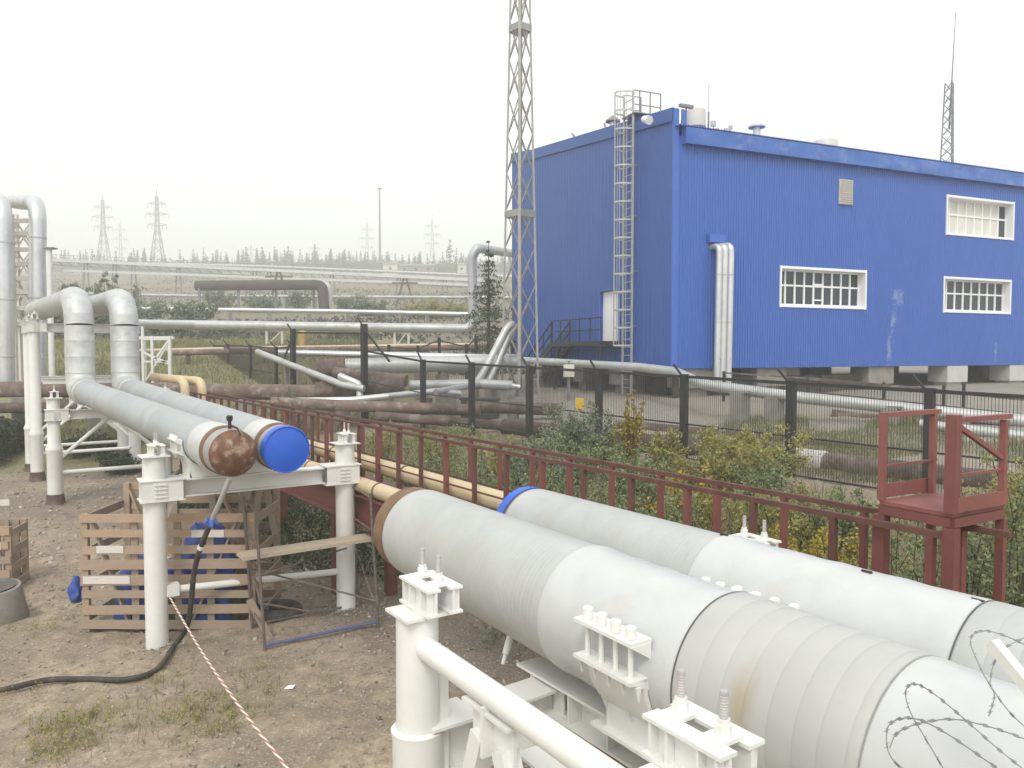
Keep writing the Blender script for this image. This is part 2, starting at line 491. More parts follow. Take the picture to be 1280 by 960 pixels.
# ground
m, nt, b = newmat('ground')
tc = N(nt, 'ShaderNodeTexCoord'); gv = tc.outputs['Object']
n1 = noise_node(nt, 0.55, 8, 0.65, vec=gv, dist=0.4)
n2 = noise_node(nt, 5.0, 8, 0.7, vec=gv)
n3 = noise_node(nt, 28.0, 6, 0.7, vec=gv)
vo = N(nt, 'ShaderNodeTexVoronoi', feature='F1'); vo.inputs['Scale'].default_value = 11.0
nt.links.new(gv, vo.inputs['Vector'])
col = mixc(nt, ramp(nt, n1, 0.40, 0.62), (0.275, 0.222, 0.163), (0.46, 0.372, 0.27))
col = mixc(nt, ramp(nt, n2, 0.42, 0.66), col, (0.215, 0.172, 0.13))
n4 = noise_node(nt, 16.0, 8, 0.8, vec=gv)
col = mixc(nt, ramp(nt, n4, 0.54, 0.66), col, mixc(nt, n3, (0.12, 0.094, 0.072), (0.24, 0.193, 0.15)))
col = mixc(nt, ramp(nt, n3, 0.54, 0.66), col, (0.48, 0.415, 0.345))
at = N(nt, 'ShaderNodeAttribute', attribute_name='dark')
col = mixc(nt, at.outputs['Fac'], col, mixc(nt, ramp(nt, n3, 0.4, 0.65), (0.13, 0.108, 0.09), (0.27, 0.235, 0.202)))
at = N(nt, 'ShaderNodeAttribute', attribute_name='green')
gc = mixc(nt, ramp(nt, n2, 0.35, 0.65), (0.15, 0.16, 0.07), (0.28, 0.25, 0.13))
gm = N(nt, 'ShaderNodeMath', operation='MULTIPLY', use_clamp=True)
ga = N(nt, 'ShaderNodeMath', operation='ADD'); nt.links.new(ramp(nt, n2, 0.3, 0.6), ga.inputs[0]); ga.inputs[1].default_value = 0.25
nt.links.new(at.outputs['Fac'], gm.inputs[0]); nt.links.new(ga.outputs[0], gm.inputs[1])
col = mixc(nt, gm.outputs[0], col, gc)
at = N(nt, 'ShaderNodeAttribute', attribute_name='grey')
col = mixc(nt, at.outputs['Fac'], col, mixc(nt, ramp(nt, n2, 0.35, 0.65), (0.22, 0.206, 0.186), (0.33, 0.315, 0.29)))
nt.links.new(col, b.inputs['Base Color'])
b.inputs['Roughness'].default_value = 0.95; b.inputs['Specular IOR Level'].default_value = 0.2
hh = N(nt, 'ShaderNodeMath', operation='ADD')
nt.links.new(n4, hh.inputs[0]); nt.links.new(n3, hh.inputs[1])
bp = N(nt, 'ShaderNodeBump'); bp.inputs['Strength'].default_value = 0.55; bp.inputs['Distance'].default_value = 0.03
nt.links.new(hh.outputs[0], bp.inputs['Height']); nt.links.new(bp.outputs[0], b.inputs['Normal'])

# ================================================================== GROUND
def axis_lines(lo, hi, flo, fhi, step, grow):
    a = list(np.arange(flo, fhi + 1e-6, step))
    s = step; x = fhi
    while x < hi:
        s *= grow; x += s; a.append(min(x, hi))
    s = step; x = flo
    while x > lo:
        s *= grow; x -= s; a.insert(0, max(x, lo))
    return np.array(a)
gx = axis_lines(-1500, 1500, -12, 9, 0.12, 1.06)
gy = axis_lines(-60, 1500, 1.5, 15, 0.12, 1.045)
nx, ny = len(gx), len(gy)
gv = np.zeros((ny, nx, 3)); green = np.zeros((ny, nx)); dark = np.zeros((ny, nx)); grey = np.zeros((ny, nx))
for j, y in enumerate(gy):
    for i, x in enumerate(gx):
        z = hgt(x, y)
        q = V((x * 0.45, y * 0.45, 0))
        near = 1 - ss(25, 45, y)
        if near > 0 and abs(x) < 45:
            z += near * (0.10 * mnoise.noise(q) + 0.05 * mnoise.noise(q * 4.3) + 0.034 * mnoise.noise(q * 11.0) - 0.02)
        gv[j, i] = (x, y, z)
        s = (x + 0.75) * 0.823 + (y - 5.55) * 0.568
        p2 = mnoise.noise(V((x * 0.35, y * 0.35, 3.3)))
        g = ss(2.2, 4.0, s) * (1 - ss(8.5, 11.5, s)) * 0.75 * ss(-0.35, 0.25, p2)
        g = max(g, ss(30, 36, y) * ss(0.05, 0.14, -x / max(y, 1)) * 0.9)
        g = max(g, ss(50, 90, y) * 0.9)
        g = max(g, 0.7 * ss(11, 13, s) * (1 - ss(17, 22, s)) * ss(5.0, 8.0, x) * ss(-0.2, 0.2, p2))
        if x < -13: g = max(g, ss(24, 26, y) * 0.9)
        for (cx_, cy_, rr) in ((-4.6, 8.4, 0.8), (-3.2, 8.5, 0.8), (-2.2, 14.5, 2.4), (-4.6, 8.0, 0.6)):
            d = math.hypot(x - cx_, y - cy_) / rr
            g = max(g, (0.75 if cy_ > 12 else 0.35) * (1 - ss(0.3, 1.3, d)) * ss(-0.3, 0.3, mnoise.noise(V((x * 2.2, y * 2.2, 6)))))
        green[j, i] = g * (1 - 0.55 * ss(76, 100, y))  # green faded with distance, haze put into the ground colour
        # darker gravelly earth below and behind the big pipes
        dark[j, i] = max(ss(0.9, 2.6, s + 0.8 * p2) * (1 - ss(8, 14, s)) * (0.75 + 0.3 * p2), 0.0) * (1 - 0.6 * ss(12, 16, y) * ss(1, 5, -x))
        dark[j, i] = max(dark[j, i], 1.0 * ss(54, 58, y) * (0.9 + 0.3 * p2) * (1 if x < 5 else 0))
        dark[j, i] = max(dark[j, i], 0.75 * ss(76, 100, y))  # far slope toned down in its colour to imitate haze
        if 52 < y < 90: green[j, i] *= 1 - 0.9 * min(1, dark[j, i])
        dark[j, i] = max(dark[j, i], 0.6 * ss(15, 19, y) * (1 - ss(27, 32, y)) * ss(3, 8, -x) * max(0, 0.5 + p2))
        grey[j, i] = ss(11, 14, s) * ss(-6, 0, x) * (1 - ss(60, 90, y)) * (0.75 + 0.25 * p2) * (1 - 0.6 * green[j, i])
idx = np.arange(nx * ny).reshape(ny, nx)
quads = np.stack([idx[:-1, :-1], idx[:-1, 1:], idx[1:, 1:], idx[1:, :-1]], -1).reshape(-1, 4)
ground = fast_mesh('ground', gv.reshape(-1, 3), quads, 'ground')
ground.data.shade_smooth()
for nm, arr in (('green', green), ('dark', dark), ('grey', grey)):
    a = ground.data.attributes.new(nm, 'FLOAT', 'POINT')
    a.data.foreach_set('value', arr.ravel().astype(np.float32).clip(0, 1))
tag(ground, 'bare brown earth rising to grassy slopes', kind='structure')

# ================================================================== BLUE BUILDING
O = V((6.03, 29.0, 0)); BU = V((0.917, 0.399, 0)); BV = V((-0.399, 0.917, 0))
BZ0, BZC = 3.31, 12.98
def on_right(px, py):
    d = ray(px, py); o = V((0, 0, CAMZ))
    t = (O - o).dot(BV) / d.dot(BV)
    p = o + d * t
    return (p - O).dot(BU), p.z
def on_left(px, py):
    d = ray(px, py); o = V((0, 0, CAMZ))
    t = (O - o).dot(BU) / d.dot(BU)
    p = o + d * t
    return (p - O).dot(BV), p.z
vr, zr = on_left(666, 188)           # ridge
ve, ze = on_left(640, 193)           # far end
ULEN = 30.0
def roof_z(v): return np.interp(v, [0, vr, ve], [BZC, zr, ze])
bld = thing('blue_building', 'tall blue corrugated metal building on concrete piles behind the black fence', 'building', (O.x, O.y, hgt(O.x, O.y)))
def sheet_wall(name, p0, du, nrm, L, z0, ztop, openings, pitch, depth, mat):
    mb = MB()
    n = int(L / pitch)
    prof = []
    for k in range(n):
        u = k * pitch
        prof += [(u, 0), (u + pitch * 0.32, 0), (u + pitch * 0.5, depth), (u + pitch * 0.82, depth)]
    prof.append((n * pitch, 0)); prof.append((L, 0))
    for (ua, da), (ub, db) in zip(prof[:-1], prof[1:]):
        if ub - ua < 1e-4: continue
        mid = (ua + ub) / 2
        cuts = sorted([(a[2], a[3]) for a in openings if a[0] < mid < a[1]])
        zs = []; cur = z0
        for (c0, c1) in cuts: zs.append((cur, c0)); cur = c1
        zs.append((cur, None))
        for (za, zb) in zs:
            ta = ztop(ua) if zb is None else zb; tb = ztop(ub) if zb is None else zb
            A = p0 + du * ua + nrm * da; B = p0 + du * ub + nrm * db
            mb.add([(A.x, A.y, za), (B.x, B.y, za), (B.x, B.y, tb), (A.x, A.y, ta)], [(0, 1, 2, 3)])
    return mb.build(name, mat, bld, angle=20)
win_px = [(976, 1081, 335, 381), (1180, 1262, 348, 388), (1184, 1266, 246, 291)]
wins = []
for (xa, xb, ya, yb) in win_px:
    u0, zt0 = on_right(xa, ya); u1, zt1 = on_right(xb, ya + 5)
    _, zb0 = on_right(xa, yb)
    wins.append((u0, u1, zb0, zt0))
FZ0 = on_right(856, 181)[1]; FZ1 = on_right(856, 161)[1]
sheet_wall('wall_sheeting', O, BU, -BV, ULEN, BZ0, lambda u: FZ0 + 0.3, wins, 0.125, 0.028, 'blue_sheet').rotation_euler = (0, 0, 0)
dv0, dzt = on_left(775, 362); dv1, _ = on_left(752, 364); _, dzb = on_left(762, 427)
dv0, dv1 = min(dv0, dv1), max(dv0, dv1)
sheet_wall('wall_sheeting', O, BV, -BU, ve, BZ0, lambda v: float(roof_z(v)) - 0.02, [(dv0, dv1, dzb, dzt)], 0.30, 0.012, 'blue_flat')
# chalky scrape marks low on the long wall
m, nt, b = M['blue_sheet'], M['blue_sheet'].node_tree, M['blue_sheet'].node_tree.nodes['Principled BSDF']
base_col = b.inputs['Base Color'].links[0].from_socket
tcn = N(nt, 'ShaderNodeTexCoord'); loc0 = OFF[bld.name]
for (px, py, su, sz_) in ((1122, 372, 0.55, 0.55), (1116, 400, 0.22, 0.9), (1111, 440, 0.22, 1.0), (1244, 440, 0.14, 0.8)):
    u_, z_ = on_right(px, py); c_ = O + BU * u_ - loc0; c_.z = z_ - loc0.z
    dn = N(nt, 'ShaderNodeVectorMath', operation='SUBTRACT'); nt.links.new(tcn.outputs['Object'], dn.inputs[0]); dn.inputs[1].default_value = tuple(c_)
    dt = N(nt, 'ShaderNodeVectorMath', operation='DOT_PRODUCT'); nt.links.new(dn.outputs[0], dt.inputs[0]); dt.inputs[1].default_value = tuple(BU / su)
    dz_ = N(nt, 'ShaderNodeVectorMath', operation='DOT_PRODUCT'); nt.links.new(dn.outputs[0], dz_.inputs[0]); dz_.inputs[1].default_value = (0, 0, 1 / sz_)
    cb = N(nt, 'ShaderNodeCombineXYZ'); nt.links.new(dt.outputs['Value'], cb.inputs[0]); nt.links.new(dz_.outputs['Value'], cb.inputs[1])
    ln = N(nt, 'ShaderNodeVectorMath', operation='LENGTH'); nt.links.new(cb.outputs[0], ln.inputs[0])
    nz = noise_node(nt, 2.2, 7, 0.75, vec=tcn.outputs['Object'], dist=1.0)
    mu = N(nt, 'ShaderNodeMath', operation='MULTIPLY'); nt.links.new(nz, mu.inputs[0]); mu.inputs[1].default_value = -4.0
    ad2 = N(nt, 'ShaderNodeMath', operation='ADD'); nt.links.new(ln.outputs['Value'], ad2.inputs[0]); nt.links.new(mu.outputs[0], ad2.inputs[1])
    mr = N(nt, 'ShaderNodeMapRange', clamp=True); mr.inputs['From Min'].default_value = -1.9; mr.inputs['From Max'].default_value = -1.3
    mr.inputs['To Min'].default_value = 0.5; mr.inputs['To Max'].default_value = 0.0; nt.links.new(ad2.outputs[0], mr.inputs['Value'])
    base_col = mixc(nt, mr.outputs[0], base_col, (0.35, 0.42, 0.58))
nt.links.new(base_col, b.inputs['Base Color'])
# back and far walls, roof
mb = MB()
pA = O + BU * ULEN; pB = O + BU * ULEN + BV * ve; pC = O + BV * ve
mb.add([(pA.x, pA.y, BZ0), (pB.x, pB.y, BZ0), (pB.x, pB.y, ze), (pA.x, pA.y, FZ1)], [(0, 1, 2, 3)])
mb.add([(pB.x, pB.y, BZ0), (pC.x, pC.y, BZ0), (pC.x, pC.y, ze), (pB.x, pB.y, ze)], [(0, 1, 2, 3)])
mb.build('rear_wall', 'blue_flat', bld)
mb = MB()
n = 240
for k in range(n):          # corrugated roof sheet with wavy edge above the fascia
    u0 = 0.02 + ULEN * k / n; u1 = 0.02 + ULEN * (k + 1) / n; um = (u0 + u1) / 2
    for (a, b_, ha, hb) in ((u0, um, 0, 0.07), (um, u1, 0.07, 0)):
        q = []
        for (uu, vv, hh_) in ((a, -0.28, ha), (b_, -0.28, hb), (b_, vr, hb), (a, vr, ha)):
            p = O + BU * uu + BV * vv
            z = FZ1 + 0.01 + (zr - 0.15 - FZ1) * (vv + 0.28) / (vr + 0.28)
            q.append((p.x, p.y, z + hh_))
        mb.add(q, [(0, 1, 2, 3)])
q = []
for (uu, vv, z) in ((0, vr, zr - 0.15), (ULEN, vr, zr - 0.15), (ULEN, ve, ze - 0.1), (0, ve, ze - 0.1)):
    p = O + BU * uu + BV * vv; q.append((p.x, p.y, z))
mb.add(q, [(0, 1, 2, 3)])
mb.build('roof', 'blue_trim', bld, angle=10)
# dented fascia along the eave
mb = MB()
n = 90
for k in range(n):
    u0 = 0.35 + (ULEN - 0.35) * k / n; u1 = 0.35 + (ULEN - 0.35) * (k + 1) / n
    q = []
    rows = 5
    vsx = []
    for uu in (u0, u1):
        for r_ in range(rows):
            z = FZ0 + (FZ1 - FZ0) * r_ / (rows - 1)
            dent = 0.06 * mnoise.noise(V((uu * 0.7, z * 1.2, 1.7))) if 0 < r_ < rows - 1 else 0.015 * mnoise.noise(V((uu, z, 4)))
            p = O + BU * uu - BV * (0.27 + dent); vsx.append((p.x, p.y, z))
    mb.add(vsx, [(r_, rows + r_, rows + r_ + 1, r_ + 1) for r_ in range(rows - 1)])
    p0 = O + BU * u0; p1 = O + BU * u1
    a = p0 - BV * 0.268; b_ = p1 - BV * 0.268
    mb.add([(a.x, a.y, FZ0), (b_.x, b_.y, FZ0), (p1.x, p1.y, FZ0 + 0.02), (p0.x, p0.y, FZ0 + 0.02)], [(0, 1, 2, 3)])
p0 = O + BU * 0.35
mb.add([tuple(p0 - BV * 0.27 + V((0, 0, FZ0))), tuple(p0 + V((0, 0, FZ0))), tuple(p0 + V((0, 0, FZ1))), tuple(p0 - BV * 0.27 + V((0, 0, FZ1)))], [(0, 1, 2, 3)])
mb.build('fascia', 'fade_blue', bld, angle=60)
# corner trim, verge trim
mb = MB()
c = O - BU * 0.03 - BV * 0.035
mb.box(c + BU * 0.10 + V((0, 0, (BZ0 + BZC) / 2)), (0.24, 0.02, BZC - BZ0), BU, BV)
mb.box(c + BV * 0.06 + V((0, 0, (BZ0 + BZC) / 2)), (0.02, 0.08, BZC - BZ0 - 0.004), BU, BV)
p = O + BU * 0.33
mb.box(p + BU * 0.08 + V((0, 0, (FZ0 + BZC) / 2)) - BV * 0.02, (0.2, 0.06, BZC - FZ0), BU, BV)
mb.build('corner_trim', 'blue_trim', bld)
mb = MB()
for (va, vb, za, zb) in ((0, vr, BZC, zr), (vr + 0.01, ve, zr, ze)):
    a = O + BV * va - BU * 0.06 + V((0, 0, za - 0.22)); b_ = O + BV * vb - BU * 0.06 + V((0, 0, zb - 0.22))
    mb.bar(a, b_, 0.05, 0.5)
mb.build('verge_trim', 'blue_flat', bld)
# windows
for wi, (u0, u1, z0, z1) in enumerate(wins):
    def bp_(u, dep, z): 
        p = O + BU * u + BV * dep; return V((p.x, p.y, z))
    w = MB()
    dp = 0.34
    # white reveals and sill, standing a little proud of the wall
    w.box((bp_(u0 - 0.03, dp / 2 - 0.03, (z0 + z1) / 2)), (0.08, dp + 0.06, z1 - z0 + 0.2), BU, BV)
    w.box((bp_(u1 + 0.03, dp / 2 - 0.03, (z0 + z1) / 2)), (0.08, dp + 0.06, z1 - z0 + 0.2), BU, BV)
    w.box((bp_((u0 + u1) / 2, dp / 2 - 0.03, z0 - 0.04)), (u1 - u0 - 0.02, dp + 0.056, 0.10), BU, BV)
    w.box((bp_((u0 + u1) / 2, dp / 2 - 0.03, z1 + 0.04)), (u1 - u0 - 0.02, dp + 0.056, 0.10), BU, BV)
    win = w.build('window', 'white_frame', bld)
    nb = 9 if wi == 0 else 8
    W = u1 - u0 - 0.02
    fr = MB()
    for k in range(nb + 1):
        fr.box(bp_(u0 + 0.01 + W * k / nb, dp - 0.02, (z0 + z1) / 2), (0.07, 0.06, z1 - z0 - 0.02), BU, BV)
    zm = z0 + (z1 - z0) * 0.56
    for zz in (z0 + 0.04, zm, z1 - 0.04):
        fr.box(bp_((u0 + u1) / 2, dp - 0.02, zz), (W, 0.05, 0.07), BU, BV)
    if wi == 0:
        fr.box(bp_(u0 + W * 4.5 / nb, dp - 0.03, z0 + 0.26), (W / nb, 0.06, 0.05), BU, BV)
        fr.box(bp_(u0 + W * 4.5 / nb, dp - 0.03, zm + 0.07), (W / nb, 0.06, 0.08), BU, BV)
    fr.build('frame', 'white_frame', win)
    for k in range(nb):
        for (za, zb) in ((z0 + 0.07, zm - 0.03), (zm + 0.03, z1 - 0.07)):
            g = MB()
            g.box(bp_(u0 + W * (k + 0.5) / nb, dp + 0.01, (za + zb) / 2), (W / nb - 0.05, 0.01, zb - za), BU, BV)
            g.build('pane', 'blind' if (wi == 2 and k < nb - 1) else 'glass', win)
# dark rooms behind the panes so that the openings are closed
    g = MB(); g.box(bp_((u0 + u1) / 2, dp + 0.05, (z0 + z1) / 2), (u1 - u0 + 0.1, 0.04, z1 - z0 + 0.1), BU, BV)
    g.build('backing', 'soot', win)
# louvre
u0, z1 = on_right(1048, 224); u1, z0 = on_right(1064, 257)
mb = MB()
def rp(u, dep, z):
    p = O + BU * u - BV * dep; return V((p.x, p.y, z))
mb.box(rp((u0 + u1) / 2, 0.05, (z0 + z1) / 2), (u1 - u0, 0.06, z1 - z0), BU, BV)
lv = mb.build('louvre', 'cream', bld)
for k in range(12):
    s = MB(); z = z0 + (z1 - z0) * (k + 0.5) / 12
    s.box(rp((u0 + u1) / 2, 0.10, z), (u1 - u0 - 0.06, 0.05, 0.035), BU, (BV + V((0, 0, 0.6))).normalized(), (V((0, 0, 1)) - BV * 0.6).normalized())
    s.build('slat', 'cream', lv)
# door and its frame, recessed
def lp(v, dep, z):
    p = O + BV * v - BU * dep; return V((p.x, p.y, z))
mb = MB()
mb.box(lp((dv0 + dv1) / 2, -0.10, (dzb + dzt) / 2), (0.05, dv1 - dv0, dzt - dzb), BU, BV)
door = mb.build('door', 'white_frame', bld)
mb = MB(); mb.box(lp(dv0 + 0.15, -0.05, dzb + 1.0), (0.08, 0.04, 0.16), BU, BV); mb.build('handle', 'dark_galv', door)
mb = MB()
mb.box(lp(dv0 - 0.04, 0.0, (dzb + dzt) / 2), (0.22, 0.06, dzt - dzb + 0.16), BU, BV)
mb.box(lp(dv1 + 0.04, 0.0, (dzb + dzt) / 2), (0.22, 0.06, dzt - dzb + 0.16), BU, BV)
mb.box(lp((dv0 + dv1) / 2, 0.0, dzt + 0.05), (0.218, dv1 - dv0, 0.06), BU, BV)
mb.build('door_frame', 'blue_trim', bld)
# plinth: piles and cross beams below the floor
mb = MB(); mb.box(O + BU * (ULEN / 2) + BV * (ve / 2) + V((0, 0, BZ0 + 0.02)), (ULEN - 0.3, ve - 0.3, 0.06), BU, BV)
mb.build('floor_slab', 'concrete', bld)
pile_spots = [(5.0, 0.7, 1), (6.2, 1.2, 0), (11.0, 0.6, 0), (15.7, 0.5, 2), (20.0, 0.5, 2), (21.6, 1.4, 2), (24.5, 0.6, 2), (1.3, 0.6, 0),
              (0.7, 4.0, 0), (0.8, 7.5, 0), (0.6, 11.5, 0), (3.0, 5.0, 1), (8.0, 6.0, 0), (14, 7, 0), (19, 7, 0), (26, 6, 0)]
for (u, v, k) in pile_spots:
    p = O + BU * u + BV * v
    g = hgt(p.x, p.y) - 0.2
    mb = MB()
    s = (1.5, 1.0) if k < 2 else (1.35, 1.0)
    zt = BZ0 - 0.012
    mb.box(V((p.x, p.y, (zt + zt - 0.75) / 2)), (s[0], s[1], 0.75), BU, BV)
    mb.box(V((p.x, p.y, (g + zt - 0.75) / 2)), (s[0] * 0.7, s[1] * 0.7, zt - 0.75 - g), BU, BV)
    mb.build('pile', 'concrete_light' if k == 2 else 'concrete', bld)
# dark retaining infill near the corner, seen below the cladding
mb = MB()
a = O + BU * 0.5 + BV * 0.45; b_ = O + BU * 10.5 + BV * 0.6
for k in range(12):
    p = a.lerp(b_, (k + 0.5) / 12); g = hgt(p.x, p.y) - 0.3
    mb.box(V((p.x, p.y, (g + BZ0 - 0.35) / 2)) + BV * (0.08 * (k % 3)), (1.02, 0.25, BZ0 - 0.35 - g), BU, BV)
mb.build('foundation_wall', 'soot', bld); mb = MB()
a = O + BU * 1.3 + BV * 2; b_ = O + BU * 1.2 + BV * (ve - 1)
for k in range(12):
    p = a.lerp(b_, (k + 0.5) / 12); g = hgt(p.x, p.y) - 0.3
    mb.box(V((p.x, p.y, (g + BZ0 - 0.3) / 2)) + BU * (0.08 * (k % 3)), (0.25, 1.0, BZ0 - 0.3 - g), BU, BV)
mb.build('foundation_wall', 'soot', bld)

# wall pipes under their blue hood
wp = thing('wall_pipes', 'three silver vertical pipes strapped together down the blue right-hand wall', 'pipes', (O + BU * 1.6 - BV * 0.5).to_tuple())
u0, zt = on_right(890, 306); _, zb = on_right(890, 478)
mb = MB()
for k, du_ in enumerate((0.0, 0.22, 0.46)):
    m_ = MB()
    pts = [rp(u0 + du_ - 0.05, -0.1, zt - 0.1), rp(u0 + du_, 0.45 + 0.05 * k, zt - 0.1 + 0.04 * k), rp(u0 + du_ - 0.06, 0.45 + 0.05 * k, zb - 0.1 * k)]
    m_.tube(fillet(pts, 0.22, 5), 0.125, 16)
    m_.build('pipe', 'aluminium', wp)
    for zz in (zt - 1.2, zt - 3.0, zb + 0.9):
        r_ = MB(); r_.lathe(rp(u0 + du_ - 0.03, 0.45 + 0.05 * k, zz), V((0, 0, 1)), [(0, 0.13), (0.04, 0.131)], 16); r_.build('band', 'aluminium_dull', wp)
hd = MB()
hd.box(rp(u0 + 0.1, 0.12, zt + 0.22), (0.75, 0.22, 0.30), BU, BV)
hd.build('hood', 'blue_trim', bld)

# caged ladder
lv0, lzb = on_left(790, 490); lzt = on_left(790, 118)[1]
lad = thing('caged_ladder', 'grey steel caged ladder up the blue gable wall to the roof', 'ladder', lp(lv0, 0.5, hgt(lp(lv0, 0.5, 0).x, lp(lv0, 0.5, 0).y)).to_tuple())
lz0 = hgt(lp(lv0, 0.3, 0).x, lp(lv0, 0.3, 0).y)
hw = 0.34
for sgn in (-1, 1):
    mb = MB(); mb.bar(lp(lv0 + sgn * hw, 0.25, lz0), lp(lv0 + sgn * hw, 0.25, lzt), 0.085, 0.06, BU); mb.build('stile', 'galv', lad)
z = lz0 + 0.3
while z < lzt - 0.3:
    mb = MB(); mb.tube([lp(lv0 - hw, 0.25, z), lp(lv0 + hw, 0.25, z)], 0.016, 6); mb.build('rung', 'galv', lad)
    z += 0.33
z = 4.2
while z < lzt:
    mb = MB(); pts = []
    for k in range(13):
        a = math.pi * k / 12
        pts.append(lp(lv0 - (hw + 0.05) * math.cos(a), 0.25 + 0.62 * math.sin(a), z))
    for q0, q1 in zip(pts[:-1], pts[1:]): mb.bar(q0, q1, 0.014, 0.065)
    mb.build('hoop', 'galv', lad)
    z += 0.72
for a in (0.0, 0.5, 1.0, 1.57, 2.14, 2.64, 3.14):
    if a in (0.0, 3.14): continue
    mb = MB()
    q = lp(lv0 - (hw + 0.05) * math.cos(a), 0.25 + 0.62 * math.sin(a), 0)
    mb.bar(V((q.x, q.y, 4.2)), V((q.x, q.y, z - 0.72)), 0.035, 0.012, BU); mb.build('cage_strap', 'galv', lad)
for zz in (5.0, 7.2, 9.4, 11.4):
    mb = MB()
    for sgn in (-1, 1): mb.bar(lp(lv0 + sgn * hw, 0.25, zz), lp(lv0 + sgn * hw, -0.02, zz), 0.03, 0.04)
    mb.build('wall_bracket', 'dark_galv', lad)
mb = MB()       # roof landing with handrail, towards the corner
zl = float(roof_z(lv0)) + 0.15
mb.box(lp(lv0 - 0.05, -0.45, zl), (1.5, 1.0, 0.05), BU, BV); mb.build('landing', 'dark_galv', lad)
mb = MB()
for (va, da) in ((lv0 - hw, -0.05), (lv0 - hw, -0.55), (lv0 - hw, -1.05), (lv0 + hw, -0.55)):
    q = lp(va, da, 0); mb.bar(V((q.x, q.y, zl)), V((q.x, q.y, lzt)), 0.04, 0.04, BU)
for zz in (lzt, lzt - 0.55, lzt - 1.1):
    mb.bar(lp(lv0 - hw, 0.22, zz), lp(lv0 - hw, -1.07, zz), 0.035, 0.035)
    mb.bar(lp(lv0 + hw, 0.22, zz), lp(lv0 + hw, -0.57, zz), 0.03, 0.03)
mb.build('handrail', 'dark_galv', lad)

# entrance stair
st = thing('entrance_stair', 'black steel stair with railings up to the white door of the blue building', 'stairs', lp(dv1 + 2, 0.8, hgt(lp(dv1 + 2, .8, 0).x, lp(dv1 + 2, .8, 0).y)).to_tuple())
zl = dzb - 0.03
vL = on_left(716, 428)[0]
mb = MB(); mb.box(lp((dv0 - 0.4 + vL) / 2, 0.62, zl - 0.06), (1.1, vL - dv0 + 0.4, 0.20), BU, BV); mb.build('landing', 'black_steel', st)
vF = on_left(682, 458)[0]; zF = BZ0 - 0.75
for dep in (0.15, 1.08):
    mb = MB(); mb.bar(lp(vL, dep, zl - 0.06), lp(vF, dep, zF), 0.06, 0.32); mb.build('stringer', 'black_steel', st)
    mb = MB()
    for t in (0.0, 0.33, 0.66, 1.0):
        q = lp(vL, dep, zl).lerp(lp(vF, dep, zF), t); mb.bar(q, q + V((0, 0, 1.0)), 0.04, 0.04, BU)
    for hh_ in (1.0, 0.5): mb.bar(lp(vL, dep, zl + hh_), lp(vF, dep, zF + hh_), 0.055, 0.055)
    mb.build('stair_railing', 'black_steel', st)
for k in range(8):
    q = lp(vL, 0.62, zl - 0.1).lerp(lp(vF, 0.62, zF), (k + 0.5) / 8)
    mb = MB(); mb.box(q, (0.9, 0.28, 0.04), BU, BV); mb.build('tread', 'black_steel', st)
mb = MB()
nn = 5
for k in range(nn + 1):
    q = lp(dv0 - 0.4 + (vL - dv0 + 0.4) * k / nn, 1.14, zl); mb.bar(q, q + V((0, 0, 1.0)), 0.04, 0.04, BU)
for hh_ in (1.0, 0.5): mb.bar(lp(dv0 - 0.4, 1.14, zl + hh_), lp(vL, 1.14, zl + hh_), 0.055, 0.055)
mb.build('landing_railing', 'black_steel', st)
for v_ in (vL - 0.1, dv0 - 0.2):
    q = lp(v_, 1.0, 0); mb = MB(); mb.bar(V((q.x, q.y, hgt(q.x, q.y) - 0.1)), V((q.x, q.y, zl - 0.1)), 0.07, 0.07, BU); mb.build('leg', 'black_steel', st)
mb = MB(); mb.bar(lp(vL - 0.7, 1.0, zl - 0.1), lp(vL + 1.9, 0.2, BZ0 - 0.6), 0.08, 0.16); mb.build('brace', 'black_steel', st)

# roof gear
def roof_at(u, v): return FZ1 + 0.05 + (zr - 0.15 - FZ1) * (v + 0.28) / (vr + 0.28)
def roof_spot(px, v):
    # point on the roof at depth v behind the eave, on the pixel column px
    d = ray(px, 300); t = (O + BV * v).dot(BV) / d.dot(BV)
    p = d * t; u = (p - O).dot(BU)
    return V((p.x, p.y, roof_at(u, v)))
def top_z(px, py, p): return P(px, py, p.y).z
p = roof_spot(868, 1.2)
fan = thing('roof_fan', 'wide cream round roof fan beside the building corner', 'roof fan', p.to_tuple())
w_ = 12.5 / FPX * p.y; zt = top_z(868, 137, p)
mb = MB(); mb.lathe(V((p.x, p.y, zt - 0.75)), V((0, 0, 1)), [(0, w_ * 0.8), (0.05, w_), (0.6, w_), (0.7, w_ * 0.97), (0.75, w_ * 0.85)], 28); mb.build('drum', 'cream', fan)
mb = MB(); mb.lathe(V((p.x, p.y, p.z - 0.1)), V((0, 0, 1)), [(0, w_ * 0.75), (zt - 0.76 - p.z + 0.1, w_ * 0.75)], 20); mb.build('base', 'cream', fan)
p = roof_spot(1030, 3.0)
fan = thing('roof_fan', 'low cream round roof fan in the middle of the long eave', 'roof fan', p.to_tuple())
w_ = 14.5 / FPX * p.y; zt = top_z(1030, 176, p)
mb = MB(); mb.lathe(V((p.x, p.y, zt - 0.6)), V((0, 0, 1)), [(0, w_), (0.5, w_), (0.6, w_ * 0.9)], 28); mb.build('drum', 'cream', fan)
mb = MB(); mb.lathe(V((p.x, p.y, p.z - 0.1)), V((0, 0, 1)), [(0, w_ * 0.7), (max(0.1, zt - 0.6 - p.z + 0.1), w_ * 0.7)], 20); mb.build('base', 'cream', fan)
